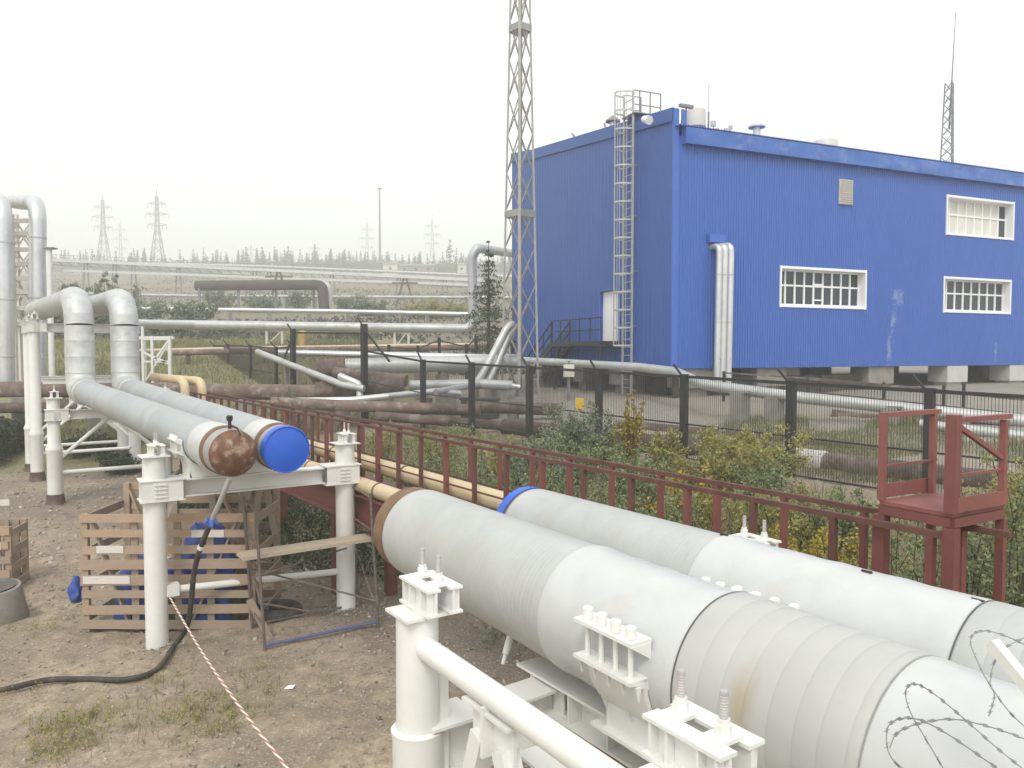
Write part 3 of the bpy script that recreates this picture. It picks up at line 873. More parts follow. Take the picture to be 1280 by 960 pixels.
for (px, v, y0, wid, lab, cm, pm) in ((944, 1.5, 152, 9, 'mushroom shaped metal vent pipe on the roof over the long eave', 'aluminium', 'aluminium'),
                            (766, 7.5, 145, 8, 'dark capped vent pipe on the roof left of the ladder cage', 'dark_galv', 'aluminium')):
    if px == 944: p = roof_spot(px, v); zt = top_z(px, y0, p)
    else:
        q = on_left(px, 160)[0]; p = lp(q, -0.8, float(roof_z(q)) - 0.2); p = P(px, 160, p.y); zt = top_z(px, y0, p); p.z -= 0.4
    vt = thing('roof_vent', lab, 'roof vent', p.to_tuple())
    w_ = wid / FPX * p.y
    mb = MB(); mb.lathe(V((p.x, p.y, p.z - 0.3)), V((0, 0, 1)), [(0, w_ * 0.5), (zt - p.z + 0.05, w_ * 0.5)], 18); mb.build('pipe', pm, vt)
    mb = MB(); mb.lathe(V((p.x, p.y, zt - 0.25)), V((0, 0, 1)), [(0, w_ * 1.15), (0.05, w_ * 1.15), (0.28, w_ * 0.1)], 22); mb.build('cap', cm, vt)
p = roof_spot(884, 1.6)
ant = thing('roof_aerials', 'cluster of small radio aerials on the roof right of the fan', 'aerial', p.to_tuple())
mb = MB(); mb.tube([p, V((p.x, p.y, top_z(884, 140, p)))], 0.04, 8); mb.build('mast', 'dark_galv', ant)
mb = MB(); mb.tube([V((p.x, p.y, top_z(884, 142, p))), V((p.x, p.y, top_z(884, 105, p)))], 0.012, 6); mb.build('whip', 'dark_galv', ant)
mb = MB()
for (dx, z_, s_) in ((0.2, 0.55, 0.2), (0.35, 0.3, 0.14), (0.75, 0.25, 0.22), (0.9, 0.4, 0.14)):
    mb.box(p + V((dx, 0, z_)), (s_, s_ * 0.7, s_))
    mb.bar(p + V((dx, 0, -0.1)), p + V((dx, 0, z_)), 0.04, 0.04)
mb.build('aerial_box', 'galv', ant)
# floodlight and camera near the corner
v_, z_ = on_left(822, 153)
fl = thing('wall_floodlight', 'white floodlight on a bracket high on the gable near the corner', 'floodlight', lp(v_, 0.1, z_).to_tuple())
mb = MB(); mb.lathe(lp(v_ + 0.1, 0.55, z_ + 0.08), (BV * -1 + V((0, 0, -0.35))), [(0, 0.13), (0.38, 0.17)], 14); mb.build('lamp_head', 'white_frame', fl)
mb = MB(); mb.bar(lp(v_, 0.0, z_), lp(v_, 0.5, z_), 0.05, 0.05); mb.build('bracket', 'dark_galv', fl)
p = O + V((0, 0, BZC)) + BU * 0.75 + BV * 0.3
rc = thing('security_camera', 'small dark security camera on the roof corner beside the cream fan', 'camera', p.to_tuple())
mb = MB(); mb.bar(p + V((0, 0, -0.5)), p + V((0, 0, 0.18)), 0.05, 0.05, BU); mb.build('pole', 'dark_galv', rc)
mb = MB(); mb.box(p + V((0, 0, 0.26)), (0.6, 0.14, 0.11), BU, BV); mb.build('body', 'dark_galv', rc)
for (a_, b_2) in (((708, 166), (717, 169)), ((748, 153), (753, 161))):
    v_, z_ = on_left(*a_); v2, z2 = on_left(*b_2)
    mb = MB(); a = lp(v_, -0.3, z_); e = lp(v2, -0.3, z2 - 0.35); mb.bar(a, e, 0.06, 0.06)
    o = mb.build('roof_spike', 'dark_galv', None, base=e)
    tag(o, 'short slanted steel bar on the roof edge ' + ('beside the lattice mast' if a_[0] == 708 else 'beside the dark capped vent'), 'roof bar')

# lattice helper ----------------------------------------------------
def lattice(mb_legs, mb_brace, base, z0, z1, r0, r1, rot, seg, leg_w, br_w, nleg=4):
    def corner(k, t):
        a = rot + 2 * math.pi * k / nleg; r_ = r0 + (r1 - r0) * t
        return V((base.x + math.cos(a) * r_, base.y + math.sin(a) * r_, z0 + (z1 - z0) * t))
    for k in range(nleg): mb_legs.append((corner(k, 0), corner(k, 1)))
    t = 0.0; i = 0
    ts = [j / seg for j in range(seg + 1)]
    for j in range(seg):
        for k in range(nleg):
            k2 = (k + 1) % nleg
            mb_brace.bar(corner(k, ts[j]), corner(k2, ts[j + 1]), br_w, br_w)
            mb_brace.bar(corner(k2, ts[j]), corner(k, ts[j + 1]), br_w, br_w)
# roof antenna mast at the right
p = roof_spot(1183, 2.0)
am = thing('antenna_mast', 'slim lattice antenna mast with a whip standing on the blue roof', 'mast', p.to_tuple())
zt = top_z(1187, 103, p); legs = []; br = MB()
lattice(legs, br, p, p.z - 0.3, zt, 0.36, 0.22, 0.4, 9, 0, 0.025, 3)
for a, e in legs:
    mb = MB(); mb.tube([a, e], 0.035, 6); mb.build('leg', 'dark_galv', am)
br.build('lattice', 'dark_galv', am)
mb = MB(); mb.tube([V((p.x, p.y, zt - 2.2)), V((p.x + 0.18, p.y, top_z(1190, 15, p)))], [0.05, 0.015], 6); mb.build('whip', 'dark_galv', am)

# the tall lattice mast
mbase = P(650, 495, 32.0); mbase.z = hgt(mbase.x, mbase.y)
mast = thing('lattice_mast', 'tall galvanised lattice mast rising out of the picture before the blue building', 'mast', mbase.to_tuple())
legs = []; br = MB()
ztop = 25.0
lattice(legs, br, mbase, mbase.z + 0.3, ztop, 0.76, 0.24, -math.pi / 2 - 0.06, 15, 0, 0.036, 4)
for k, (a, e) in enumerate(legs):
    mb = MB(); mb.bar(a, e, 0.12 if k == 0 else 0.085, 0.12 if k == 0 else 0.085, V((0, 1, 0))); mb.build('leg', 'mast_steel', mast)
br.build('lattice', 'mast_steel', mast)
for zz in (9.6, 17.1):
    mb = MB(); t = (zz - mbase.z) / (ztop - mbase.z); r_ = 0.76 + (0.24 - 0.76) * t + 0.04
    cs = [V((mbase.x + math.cos(a) * r_, mbase.y + math.sin(a) * r_, zz)) for a in [-math.pi / 2 - 0.06 + k * math.pi / 2 for k in range(4)]]
    for k in range(4): mb.bar(cs[k], cs[(k + 1) % 4], 0.05, 0.28)
    mb.build('collar', 'mast_steel', mast)
mb = MB(); mb.tube([mbase + V((0.05, 0.1, 0.3)), V((mbase.x + 0.05, mbase.y + 0.1, ztop))], 0.04, 8); mb.build('cable_duct', 'dark_galv', mast)
for k in range(4):
    a = -math.pi / 2 - 0.06 + k * math.pi / 2
    c = mbase + V((math.cos(a) * 0.76, math.sin(a) * 0.76, 0)); mb = MB()
    mb.box(c + V((0, 0, 0.22)), (0.42, 0.42, 0.05))
    for s_ in (-1, 1):
        mb.plate([c + V((s_ * 0.18, 0, 0.25)), c + V((0, 0, 0.25)), c + V((0, 0, 0.8))], 0.02)
    mb.build('foot', 'mast_steel', mast)
mb = MB(); mb.box(mbase + V((-0.3, -0.3, -0.02)), (2.6, 2.2, 0.44)); mb.build('foundation', 'concrete', mast)

# ================================================================== PIPE SUPPORTS
def cap_parts(parent, x, y, z, L=0.30, W=0.15, H=0.13, ax=PD, shift=0.03, plate=0.25, bolt=0.10):
    ex = ax.normalized(); ey = V((-ex.y, ex.x, 0))
    mb = MB(); mb.box(V((x, y, z)), (plate, plate, 0.014), PN, PD); mb.build('cap_plate', 'white_paint', parent)
    c = V((x, y, z + 0.009)) + PN * shift
    mb = MB()
    for s in (-1, 1):
        o = ey * (s * W * 0.30)
        mb.box(c + o + V((0, 0, H / 2)), (L - 0.01, 0.012, H - 0.024), ex, ey)
        mb.box(c + o + ey * (s * 0.012) + V((0, 0, H - 0.006)), (L, W * 0.44, 0.012), ex, ey)
        mb.box(c + o + ey * (s * 0.012) + V((0, 0, 0.006)), (L, W * 0.44, 0.012), ex, ey)
        for t in (-0.42, -0.2, 0.2, 0.42):
            mb.box(c + o + ey * (s * 0.022) + ex * (t * L) + V((0, 0, H / 2)), (0.010, 0.03, H - 0.024), ex, ey)
    blk = mb.build('cap_block', 'white_paint', parent)
    for t in (-0.27, 0.27):
        q = c + ex * (t * L) + V((0, 0, H))
        mb = MB()
        mb.box(q + V((0, 0, 0.006)), (0.075, W * 0.7, 0.012), ex, ey)
        mb.lathe(q + V((0, 0, 0.012)), V((0, 0, 1)), [(0, 0.024), (0.03, 0.024), (0.031, 0.019), (0.045, 0.019)], 6)
        mb.build('nut', 'white_paint', blk)
        mb = MB(); th = []
        for k in range(int(bolt / 0.008)): th += [(k * 0.008, 0.0118), (k * 0.008 + 0.004, 0.0132)]
        mb.lathe(q + V((0, 0, 0.05)), V((0, 0, 1)), th + [(bolt, 0.0115)], 10)
        mb.build('threaded_rod', 'rod_grey', blk)
def column(parent, x, y, z0, z1, r, sleeve=None, base_h=0.0):
    mb = MB()
    if sleeve:
        mb.lathe(V((x, y, z0)), V((0, 0, 1)), [(0, r * 1.18), (sleeve - z0 - 0.10, r * 1.18), (sleeve - z0 - 0.04, r * 1.35), (sleeve - z0, r * 1.3), (sleeve - z0 + 0.12, r * 1.0), (z1 - z0, r)], 28)
    else:
        mb.lathe(V((x, y, z0)), V((0, 0, 1)), [(0, r), (z1 - z0, r)], 28)
    c = mb.build('column', 'white_paint', parent)
    if base_h > 0:
        mb = MB(); mb.lathe(V((x, y, z0 - 0.1)), V((0, 0, 1)), [(0, r * 1.5), (base_h + 0.05, r * 1.32), (base_h + 0.1, r * 1.25)], 22); mb.build('pile_head', 'rust_pipe', parent)
    return c
def bracket(parent, x, y, zc, dirv, r, L=0.52, H=0.26):
    mb = MB(); c = V((x, y, zc)); ey = V((-dirv.y, dirv.x, 0)); w = r * 2 + 0.05
    cc = c + dirv * (L / 2 - r - 0.03)
    for s in (-1, 1):
        mb.box(cc + V((0, 0, s * (H / 2 + 0.008))), (L + 0.04, w + 0.05, 0.016), dirv, ey)
        mb.box(cc + ey * (s * w / 2), (L - 0.01, 0.014, H - 0.002), dirv, ey)
    for k in range(4):
        for s in (-1, 1):
            mb.box(c + ey * (s * (w / 2 + 0.018)) + V((0, 0, -H * 0.32 + H * 0.21 * k)) + dirv * 0.06, (0.16, 0.022, 0.016), dirv, ey)
    for t in (0.0, 0.06, 0.12):
        for s in (-1, 1):
            mb.box(c + ey * (s * (w / 2 + 0.014)) + dirv * t, (0.01, 0.016, H * 0.84), dirv, ey)
    mb.build('bracket', 'white_paint', parent)
def saddle(parent, c, r, ax, zbeam, L=0.42, flange=0.13, nb=4, sides=(-1, 1), mat='white_paint', hgap=0.16, zoff=0.0):
    """pipe shoe: webs under the pipe, half shell and bolted side flanges"""
    ax = ax.normalized(); ey = V((ax.y, -ax.x, 0)).normalized()      # to the right
    shoe = MB()
    n = 14
    ring = []
    for k in range(n + 1):
        a = math.pi + math.pi * k / n
        ring.append((math.cos(a), math.sin(a)))
    for s0 in (0.004, 0.020):
        pass
    vs_ = []; 
    for t in (-L / 2, L / 2):
        for rr in (r + 0.002, r + 0.022):
            for (ca, sa) in ring: vs_.append(c + ax * t + ey * (ca * rr) + V((0, 0, sa * rr)))
    m_ = n + 1
    fs = []
    for k in range(n):
        fs += [(k, k + 1, 2 * m_ + k + 1, 2 * m_ + k), (m_ + k + 1, m_ + k, 3 * m_ + k, 3 * m_ + k + 1),
               (k + 1, k, m_ + k, m_ + k + 1), (2 * m_ + k, 2 * m_ + k + 1, 3 * m_ + k + 1, 3 * m_ + k)]
    shoe.add(vs_, fs)
    zb = zbeam + 0.018
    for t in (-0.45, 0, 0.45):
        q = c + ax * (t * L)
        poly = [q - ey * (r * 0.95) + V((0, 0, -r * 0.55))]
        poly = [q + ey * (ca * (r + 0.012)) + V((0, 0, sa * (r + 0.012))) for (ca, sa) in ring[2:-2]]
        poly += [V((q.x, q.y, zb)) + ey * (r * 0.62), V((q.x, q.y, zb)) - ey * (r * 0.62)]
        shoe.plate(poly, 0.014)
    shoe.box(V((c.x, c.y, zb - 0.008)), (L + 0.1, r * 1.7, 0.016), ax, ey)
    for s in (-1, 1):
        shoe.box(V((c.x, c.y, (zb + c.z - r * 0.62) / 2)) + ey * (s * r * 0.72), (L * 0.9, 0.014, c.z - r * 0.62 - zb), ax, ey)
    shoe.build('shoe', mat, parent)
    for s in sides:
        c_ = c; c = c_ + V((0, 0, zoff)) - ey * (s * (r - math.sqrt(r * r - zoff * zoff)))
        e = c + ey * (s * (r + flange / 2 - 0.005))
        fl = MB()
        fl.box(e + V((0, 0, 0.045)), (L, flange, 0.016), ax, ey)
        fl.box(e + V((0, 0, 0.045 - hgap)), (L, flange, 0.016), ax, ey)
        for k in range(nb + 1):
            t = -L / 2 + L * k / nb * 0.985 + 0.004
            if abs(t) > L / 2: continue
            b0 = c + ax * t + ey * (s * (r - 0.0)) + V((0, 0, 0.037)); b1 = b0 + ey * (s * flange * 0.95); b2 = b0 + V((0, 0, -0.07))
            fl.plate([b0, b1, b2], 0.008)
            b0 = c + ax * t + ey * (s * (r - 0.02)) + V((0, 0, 0.037 - hgap)); b1 = b0 + ey * (s * flange * 0.95); b2 = b0 + V((0, 0, -0.05))
            fl.plate([b0, b1, b2], 0.008)
            fl.plate([c + ax * (t + 0.02) + ey * (s * (r + flange * 0.6)) + V((0, 0, 0.037 - hgap)), c + ax * (t + 0.02) + ey * (s * (r + flange * 0.85)) + V((0, 0, 0.037 - hgap)), c + ax * (t + 0.02) + ey * (s * (r + flange * 0.72)) + V((0, 0, -0.03 - hgap))], 0.008)
        flo = fl.build('flange', mat, parent)
        for k in range(nb):
            q = e + ax * (-L / 2 + L * (k + 0.5) / nb) + ey * (s * 0.015)
            b = MB(); b.lathe(q + V((0, 0, 0.03 - hgap)), V((0, 0, 1)), [(0, 0.012), (hgap + 0.02, 0.012)], 8)
            b.lathe(q + V((0, 0, 0.054)), V((0, 0, 1)), [(0, 0.024), (0.045, 0.024), (0.05, 0.018)], 10)
            b.build('bolt', mat, flo)
        c = c_

RP = 0.305
def axC(Y): return V((3.08 - 0.69 * Y, Y, 2.72 - 0.026 * (5.55 - Y)))
def axD(Y): return V((4.1055 - 0.69 * Y, Y, 2.67 - 0.010 * (5.95 - Y)))
A0, A1 = V((-3.48, 9.55, 2.72)), V((-11.5, 20.5, 2.95))
B0, B1 = V((-2.93, 9.93, 2.72)), V((-10.6, 21.1, 2.95))
dA = (A1 - A0).normalized(); dB = (B1 - B0).normalized()
def along(Pt, d, Y): return Pt + d * ((Y - Pt.y) / d.y)

# ---- frame under the two capped pipes
p1 = V((-4.84, 10.34, 0)); p2 = V((-2.57, 11.77, 0)); fd = (p2 - p1).normalized()
fr1 = thing('pipe_support_frame', 'white two-post pipe frame standing in front of the slatted crate', 'pipe support', p1.to_tuple())
for q in (p1, p2):
    column(fr1, q.x, q.y, hgt(q.x, q.y) - 0.25, 2.57, 0.145)
    bracket(fr1, q.x, q.y, 2.12, fd if q is p1 else -fd, 0.145)
    cap_parts(fr1, q.x, q.y, 2.58, 0.30, 0.17, 0.14, plate=0.36, bolt=0.11)
mb = MB(); mb.ibeam(p1 + fd * 0.36 + V((0, 0, 2.12)), p2 - fd * 0.36 + V((0, 0, 2.12)), 0.24, 0.24); mb.build('beam', 'white_paint', fr1)
for ax_, d_ in ((A0, dA), (B0, dB)):
    # where the pipe crosses the beam
    den = fd.x * d_.y - fd.y * d_.x
    t = ((ax_.x - p1.x) * d_.y - (ax_.y - p1.y) * d_.x) / den
    q = p1 + fd * t; c = along(ax_, d_, q.y)
    saddle(fr1, c, RP + 0.012, d_, 2.25, L=0.40, flange=0.11)
mb = MB()
mb.tube([p1 + fd * 0.12 + V((0, 0, 0.72)), p2 - fd * 0.1 + V((0, 0, 0.60))], 0.05, 14)
mb.build('strut', 'white_paint', fr1)
mb = MB(); mb.box(p1 + fd * 0.2 + V((0, 0, 0.72)), (0.16, 0.16, 0.16), fd, V((-fd.y, fd.x, 0))); mb.build('strut_collar', 'white_paint', fr1)
mb = MB(); mb.plate([p1 + fd * 0.16 + V((0, 0, 1.7)), p1 + fd * 0.16 + V((0, 0, 1.98)), p1 + fd * 0.26 + V((0, 0, 1.98))], 0.012); mb.build('gusset', 'white_paint', fr1)

# ---- trestles further back
q1 = V((-11.95, 20.0, 0)); q2 = q1 + PN * 2.68
t1 = V((-14.7, 23.7, 0)); t2 = t1 + PN * 2.75
u1_ = V((-16.0, 25.5, 0)); u2_ = u1_ + PN * 2.75
def trestle(a, b, ztop, zbeam, label, tall):
    d = (b - a).normalized()
    fr = thing('pipe_support_frame', label, 'pipe support', a.to_tuple())
    for q in (a, b):
        g = hgt(q.x, q.y)
        column(fr, q.x, q.y, g + 0.05, ztop, 0.155, sleeve=1.45, base_h=0.2)
        cap_parts(fr, q.x, q.y, ztop + 0.01, 0.32, 0.18, 0.16, plate=0.40, bolt=0.12)
        bracket(fr, q.x, q.y, zbeam, d if q is a else -d, 0.155)
    mb = MB(); mb.ibeam(a + d * 0.38 + V((0, 0, zbeam)), b - d * 0.38 + V((0, 0, zbeam)), 0.24, 0.24); mb.build('beam', 'white_paint', fr)
    m_ = (a + b) / 2
    for q, s in ((a, 1), (b, -1)):
        mb = MB(); mb.tube([q + d * (s * 0.1) + V((0, 0, 1.15)), m_ - d * (s * 0.06) + V((0, 0, 2.2 if not tall else 2.3))], 0.05, 10); mb.build('brace', 'white_paint', fr)
    mb = MB(); mb.tube([a + d * 0.1 + V((0, 0, 0.80)), b - d * 0.1 + V((0, 0, 0.80))], 0.055, 10); mb.build('strut', 'white_paint', fr)
    mb = MB(); mb.box(m_ + V((0, 0, 2.16 if not tall else 2.3)), (0.5, 0.03, 0.22), d, V((-d.y, d.x, 0))); mb.build('gusset', 'white_paint', fr)
    if tall:
        mb = MB(); mb.ibeam(a + d * 0.2 + V((0, 0, 3.05)), b - d * 0.2 + V((0, 0, 3.05)), 0.18, 0.18); mb.build('beam', 'white_paint', fr)
    return fr
f2 = trestle(q1, q2, 2.75, 2.32, 'white low trestle with an inverted V brace under the pipe bends', False)
f3 = trestle(t1, t2, 4.95, 4.72, 'white tall trestle carrying the upper pipe run, nearer of the tall pair', True)
f4 = trestle(u1_, u2_, 4.95, 4.72, 'white tall trestle carrying the upper pipe run, farther of the tall pair', True)

# ---- the two capped pipes with their risers
def big_pipe(name, label, e0, e1, capkind):
    d = (e1 - e0).normalized(); L = (e1 - e0).length
    t = thing(name, label, 'pipe', e0.to_tuple())
    def sec(nm, mat, prof, n=40, ang=35):
        m_ = MB(); m_.lathe(e0, d, prof, n); return m_.build(nm, mat, t, angle=ang)
    sec('steel_end', 'bare_steel', [(0.0, RP * 0.965), (0.10, RP * 0.965), (0.105, RP * 0.975), (0.26, RP * 0.975)])
    sec('rust_ring', 'rust_band', [(0.26, RP * 1.0), (0.28, RP * 1.03), (0.38, RP * 1.03), (0.385, RP)])
    sec('sleeve', 'white_sleeve', [(0.385, RP * 1.01), (0.42, RP * 1.04), (0.80, RP * 1.04), (0.90, RP * 1.015), (1.0, RP * 1.012)])
    marks = [1.0, 3.6, 4.2, 7.4, 10.2, L - 1.1]
    for i, (a, b) in enumerate(zip(marks[:-1], marks[1:])):
        rr = RP * (1.0 + 0.008 * (i % 2))
        prof = [(a, rr - 0.006), (a + 0.02, rr), ]
        prof += [(b - 0.02, rr), (b, rr - 0.006)]
        sec('jacket_section', 'jacket_far', prof)
    sec('end_sleeve', 'white_sleeve', [(L - 1.1, RP * 1.02), (L - 1.06, RP * 1.06), (L - 0.9, RP * 1.06), (L - 0.86, RP * 1.02)])
    # riser: lobster-back bends in aluminium sheet
    top = V((e1.x, e1.y, 5.38)); far = top + V((-3.5, 4.5, 0.02)); far2 = far + V((-2.1, 2.7, 0))
    path = fillet([e1 - d * 0.9, e1, top, far], 0.72, 5)
    m_ = MB(); m_.tube(path[:7], RP * 1.16, 32); m_.build('lower_bend', 'aluminium_bend', t, angle=14)
    m_ = MB(); m_.tube(path[7:13] if len(path) > 13 else path[7:], RP * 1.16, 32); m_.build('upper_bend', 'aluminium_bend', t, angle=14)
    za, zb = path[6].z, path[7].z
    for k in range(3):
        m_ = MB(); a = path[6].lerp(path[7], k / 3); b = path[6].lerp(path[7], (k + 1) / 3)
        m_.lathe(a, b - a, [(0.0, RP * 1.165), (0.012, RP * 1.18), (0.03, RP * 1.18), (0.04, RP * 1.165), ((b - a).length, RP * 1.165)], 32)
        m_.build('riser_section', 'aluminium_bend', t)
    a = path[12] if len(path) > 13 else path[-2]
    m_ = MB(); dd = (far2 - a); m_.lathe(a, dd, [(0, RP * 1.12), (0.5, RP * 1.12), (0.52, RP * 1.17), (0.62, RP * 1.17), (0.64, RP * 1.12), (dd.length, RP * 1.12)], 32); m_.build('upper_run', 'aluminium_dull', t)
    if capkind == 'dome':
        prof = []
        for k in range(11):
            a = math.pi / 2 * k / 10
            prof.append((-math.cos(a) * 0.21, max(0.001, math.sin(a) * RP * 0.965)))
        prof.append((0.002, RP * 0.965))
        sec('dome_cap', 'rust', prof, 40, 50)
        m_ = MB()
        q = e0 + d * 0.12 + V((0, 0, RP * 0.96))
        m_.tube([q - V((0, 0, 0.03)), q + V((0, 0, 0.13))], 0.022, 10)
        m_.lathe(q + V((0, 0, 0.10)), V((0, 0, 1)), [(0, 0.035), (0.05, 0.042), (0.07, 0.03)], 12)
        m_.tube([q + V((0, 0, 0.05)), q + V((0.13, -0.10, 0.02)), q + V((0.2, -0.2, -0.05))], 0.012, 8)
        m_.build('vent_valve', 'black_steel', t)
    else:
        sec('blue_cap', 'cap_blue', [(-0.035, RP * 0.90), (-0.030, RP * 0.93), (-0.045, RP * 0.95), (-0.045, RP * 0.985), (-0.03, RP * 1.0), (0.10, RP * 1.0), (0.10, RP * 0.97)])
    return t
big_pipe('insulated_pipe', 'grey insulated pipe ending in a rusty domed cap over the crate', A0, A1, 'dome')
big_pipe('insulated_pipe', 'grey insulated pipe closed by a flat bright blue cap', B0, B1, 'blue')

# ---- the two near pipes
def near_pipe(label, axf, Y0, stations, Yend, first):
    o = axf(Y0); d = (axf(Yend) - axf(Y0)).normalized()
    def tl(Y): return (axf(Y) - o).length
    t = thing('insulated_pipe', label, 'pipe', o.to_tuple())
    def sec(nm, mat, prof, ang=35):
        m_ = MB(); m_.lathe(o, d, prof, 72); return m_.build(nm, mat, t, angle=ang)
    if first == 'rust':
        sec('rust_end', 'rust_band', [(-0.16, RP * 0.86), (-0.16, RP * 0.955), (-0.15, RP * 0.965), (0.0, RP * 0.965)])
    else:
        sec('blue_cap', 'cap_blue', [(-0.10, RP * 0.9), (-0.105, RP * 0.94), (-0.10, RP * 0.985), (-0.02, RP * 0.985), (-0.02, RP * 0.94)])
        sec('rust_ring', 'rust_band', [(-0.02, RP * 0.955), (0.03, RP * 0.965)])
    for i, (Ya, Yb, kind, ra, rb) in enumerate(stations):
        a = tl(Ya); b = tl(Yb)
        if kind == 'wrap':            # fine tape turns
            prof = [(a, ra - 0.012), (a + 0.012, ra - 0.002)]
            k = a + 0.03
            while k < b - 0.05:
                f_ = (k - a) / (b - a); r_ = ra + (rb - ra) * f_
                w_ = random.uniform(0.026, 0.036)
                prof += [(k, r_ + 0.0002 + random.uniform(-0.0001, 0.0001)), (k + w_ - 0.004, r_ + random.uniform(-0.0002, 0.0001)), (k + w_ - 0.002, r_ - 0.0004)]
                k += w_
            prof += [(b, rb)]
            sec('jacket_section', 'jacket_grey', prof, 60)
        elif kind == 'wide':          # broad overlapped wraps
            prof = [(a, ra - 0.03), (a + 0.004, ra - 0.004), (a + 0.012, ra)]
            k = a + 0.02
            while k < b - 0.03:
                f_ = (k - a) / (b - a); r_ = ra + (rb - ra) * f_
                w_ = min(random.uniform(0.085, 0.11), b - k)
                prof += [(k, r_), (k + 0.004, r_ + 0.0006), (k + w_ - 0.006, r_ + 0.0004), (k + w_ - 0.003, r_ - 0.0012)]
                k += w_
            prof += [(b + 0.001, rb)]
            sec('jacket_section', 'jacket_stained' if first == 'rust' else 'jacket_grey', prof, 60)
        else:                          # shrink sleeve, slightly uneven
            prof = [(a, ra - 0.004), (a + 0.01, ra + 0.004), (a + 0.05, ra + 0.006), (a + 0.06, ra + 0.003)]
            for k in range(1, 12):
                f_ = k / 12; prof.append((a + 0.06 + (b - a - 0.12) * f_, ra + (rb - ra) * f_ + 0.003 * math.sin(k * 2.3)))
            prof += [(b - 0.06, rb + 0.003), (b - 0.02, rb + 0.004), (b, rb - 0.004)]
            sec('sleeve', 'white_sleeve', prof)
    for (Yj, rj) in (((3.16, 0.3384),) if first == 'rust' else ((3.13, 0.3256),)):
        sec('joint_gap_ring', 'dark_galv', [(tl(Yj) - 0.0012, rj - 0.01), (tl(Yj) - 0.001, rj), (tl(Yj) + 0.001, rj), (tl(Yj) + 0.0012, rj - 0.01)])  # thin dark ring standing in for the shaded gap between sections
    return t
pc = near_pipe('large grey pipe nearest the camera, brown-rimmed at its open far end', axC, 5.40,
          [(5.40, 3.905, 'wrap', 0.305, 0.318), (3.905, 3.16, 'sleeve', 0.322, 0.326), (3.16, 2.52, 'wide', 0.338, 0.341), (2.52, 1.75, 'sleeve', 0.335, 0.338), (1.75, -3.0, 'wide', 0.34, 0.34)], -3.0, 'rust')
pd_ = near_pipe('large grey pipe beside the red walkway, blue-rimmed at its far end', axD, 5.72,
          [(5.72, 4.25, 'wrap', 0.300, 0.310), (4.25, 3.13, 'sleeve', 0.316, 0.322), (3.13, 2.3, 'wide', 0.325, 0.33), (2.3, 1.5, 'sleeve', 0.327, 0.328), (1.5, -3.0, 'wide', 0.33, 0.33)], -3.0, 'blue')
# the brown run-off stain on the nearest pipe
m, nt, sp, col, b = STAIN_NODE
sc_ = P(944, 872, 2.75) - OFF[pc.name]
dn = N(nt, 'ShaderNodeVectorMath', operation='SUBTRACT')
tcn = N(nt, 'ShaderNodeTexCoord'); nt.links.new(tcn.outputs['Object'], dn.inputs[0]); dn.inputs[1].default_value = tuple(sc_)
mp = N(nt, 'ShaderNodeMapping'); mp.inputs['Rotation'].default_value = (0, 0, math.atan2(0.568, -0.823) * -1 + math.pi)
nt.links.new(dn.outputs[0], mp.inputs['Vector'])
mp2 = N(nt, 'ShaderNodeMapping'); mp2.inputs['Scale'].default_value = (1 / 0.075, 1 / 0.30, 1 / 0.17)
dot = N(nt, 'ShaderNodeVectorMath', operation='DOT_PRODUCT'); nt.links.new(dn.outputs[0], dot.inputs[0]); dot.inputs[1].default_value = tuple(PD)
cmb = N(nt, 'ShaderNodeCombineXYZ'); nt.links.new(dot.outputs['Value'], cmb.inputs[0])
sz = N(nt, 'ShaderNodeSeparateXYZ'); nt.links.new(dn.outputs[0], sz.inputs[0]); nt.links.new(sz.outputs['Z'], cmb.inputs[2])
nt.links.new(cmb.outputs[0], mp2.inputs['Vector'])
ln = N(nt, 'ShaderNodeVectorMath', operation='LENGTH'); nt.links.new(mp2.outputs[0], ln.inputs[0])
nn_ = noise_node(nt, 9, 5, 0.7)
ad_ = N(nt, 'ShaderNodeMath', operation='ADD'); nt.links.new(ln.outputs['Value'], ad_.inputs[0]); nt.links.new(nn_, ad_.inputs[1])
st_f = N(nt, 'ShaderNodeMapRange', clamp=True); st_f.inputs['From Min'].default_value = 0.75; st_f.inputs['From Max'].default_value = 1.45
st_f.inputs['To Min'].default_value = 0.62; st_f.inputs['To Max'].default_value = 0.0
nt.links.new(ad_.outputs[0], st_f.inputs['Value'])
nt.links.new(mixc(nt, st_f.outputs[0], col, (0.33, 0.25, 0.13)), b.inputs['Base Color'])
b.inputs['Roughness'].default_value = 0.5

# small fittings on the near pipes
mb = MB()
q = axC(4.35); dn_ = V((0, 0, -1)) * 1 - PN * 0.35
mb.lathe(q + dn_.normalized() * 0.30, dn_, [(0, 0.022), (0.12, 0.02), (0.13, 0.012), (0.18, 0.010)], 10); mb.build('drain_stub', 'white_paint', pc)
for Yq in (4.24, 3.55, 3.15):
    q = axD(Yq) + V((0, 0, 0.322)); mb = MB(); mb.box(q, (0.05, 0.012, 0.012), PD, PN); mb.build('strap_buckle', 'black_steel', pd_)

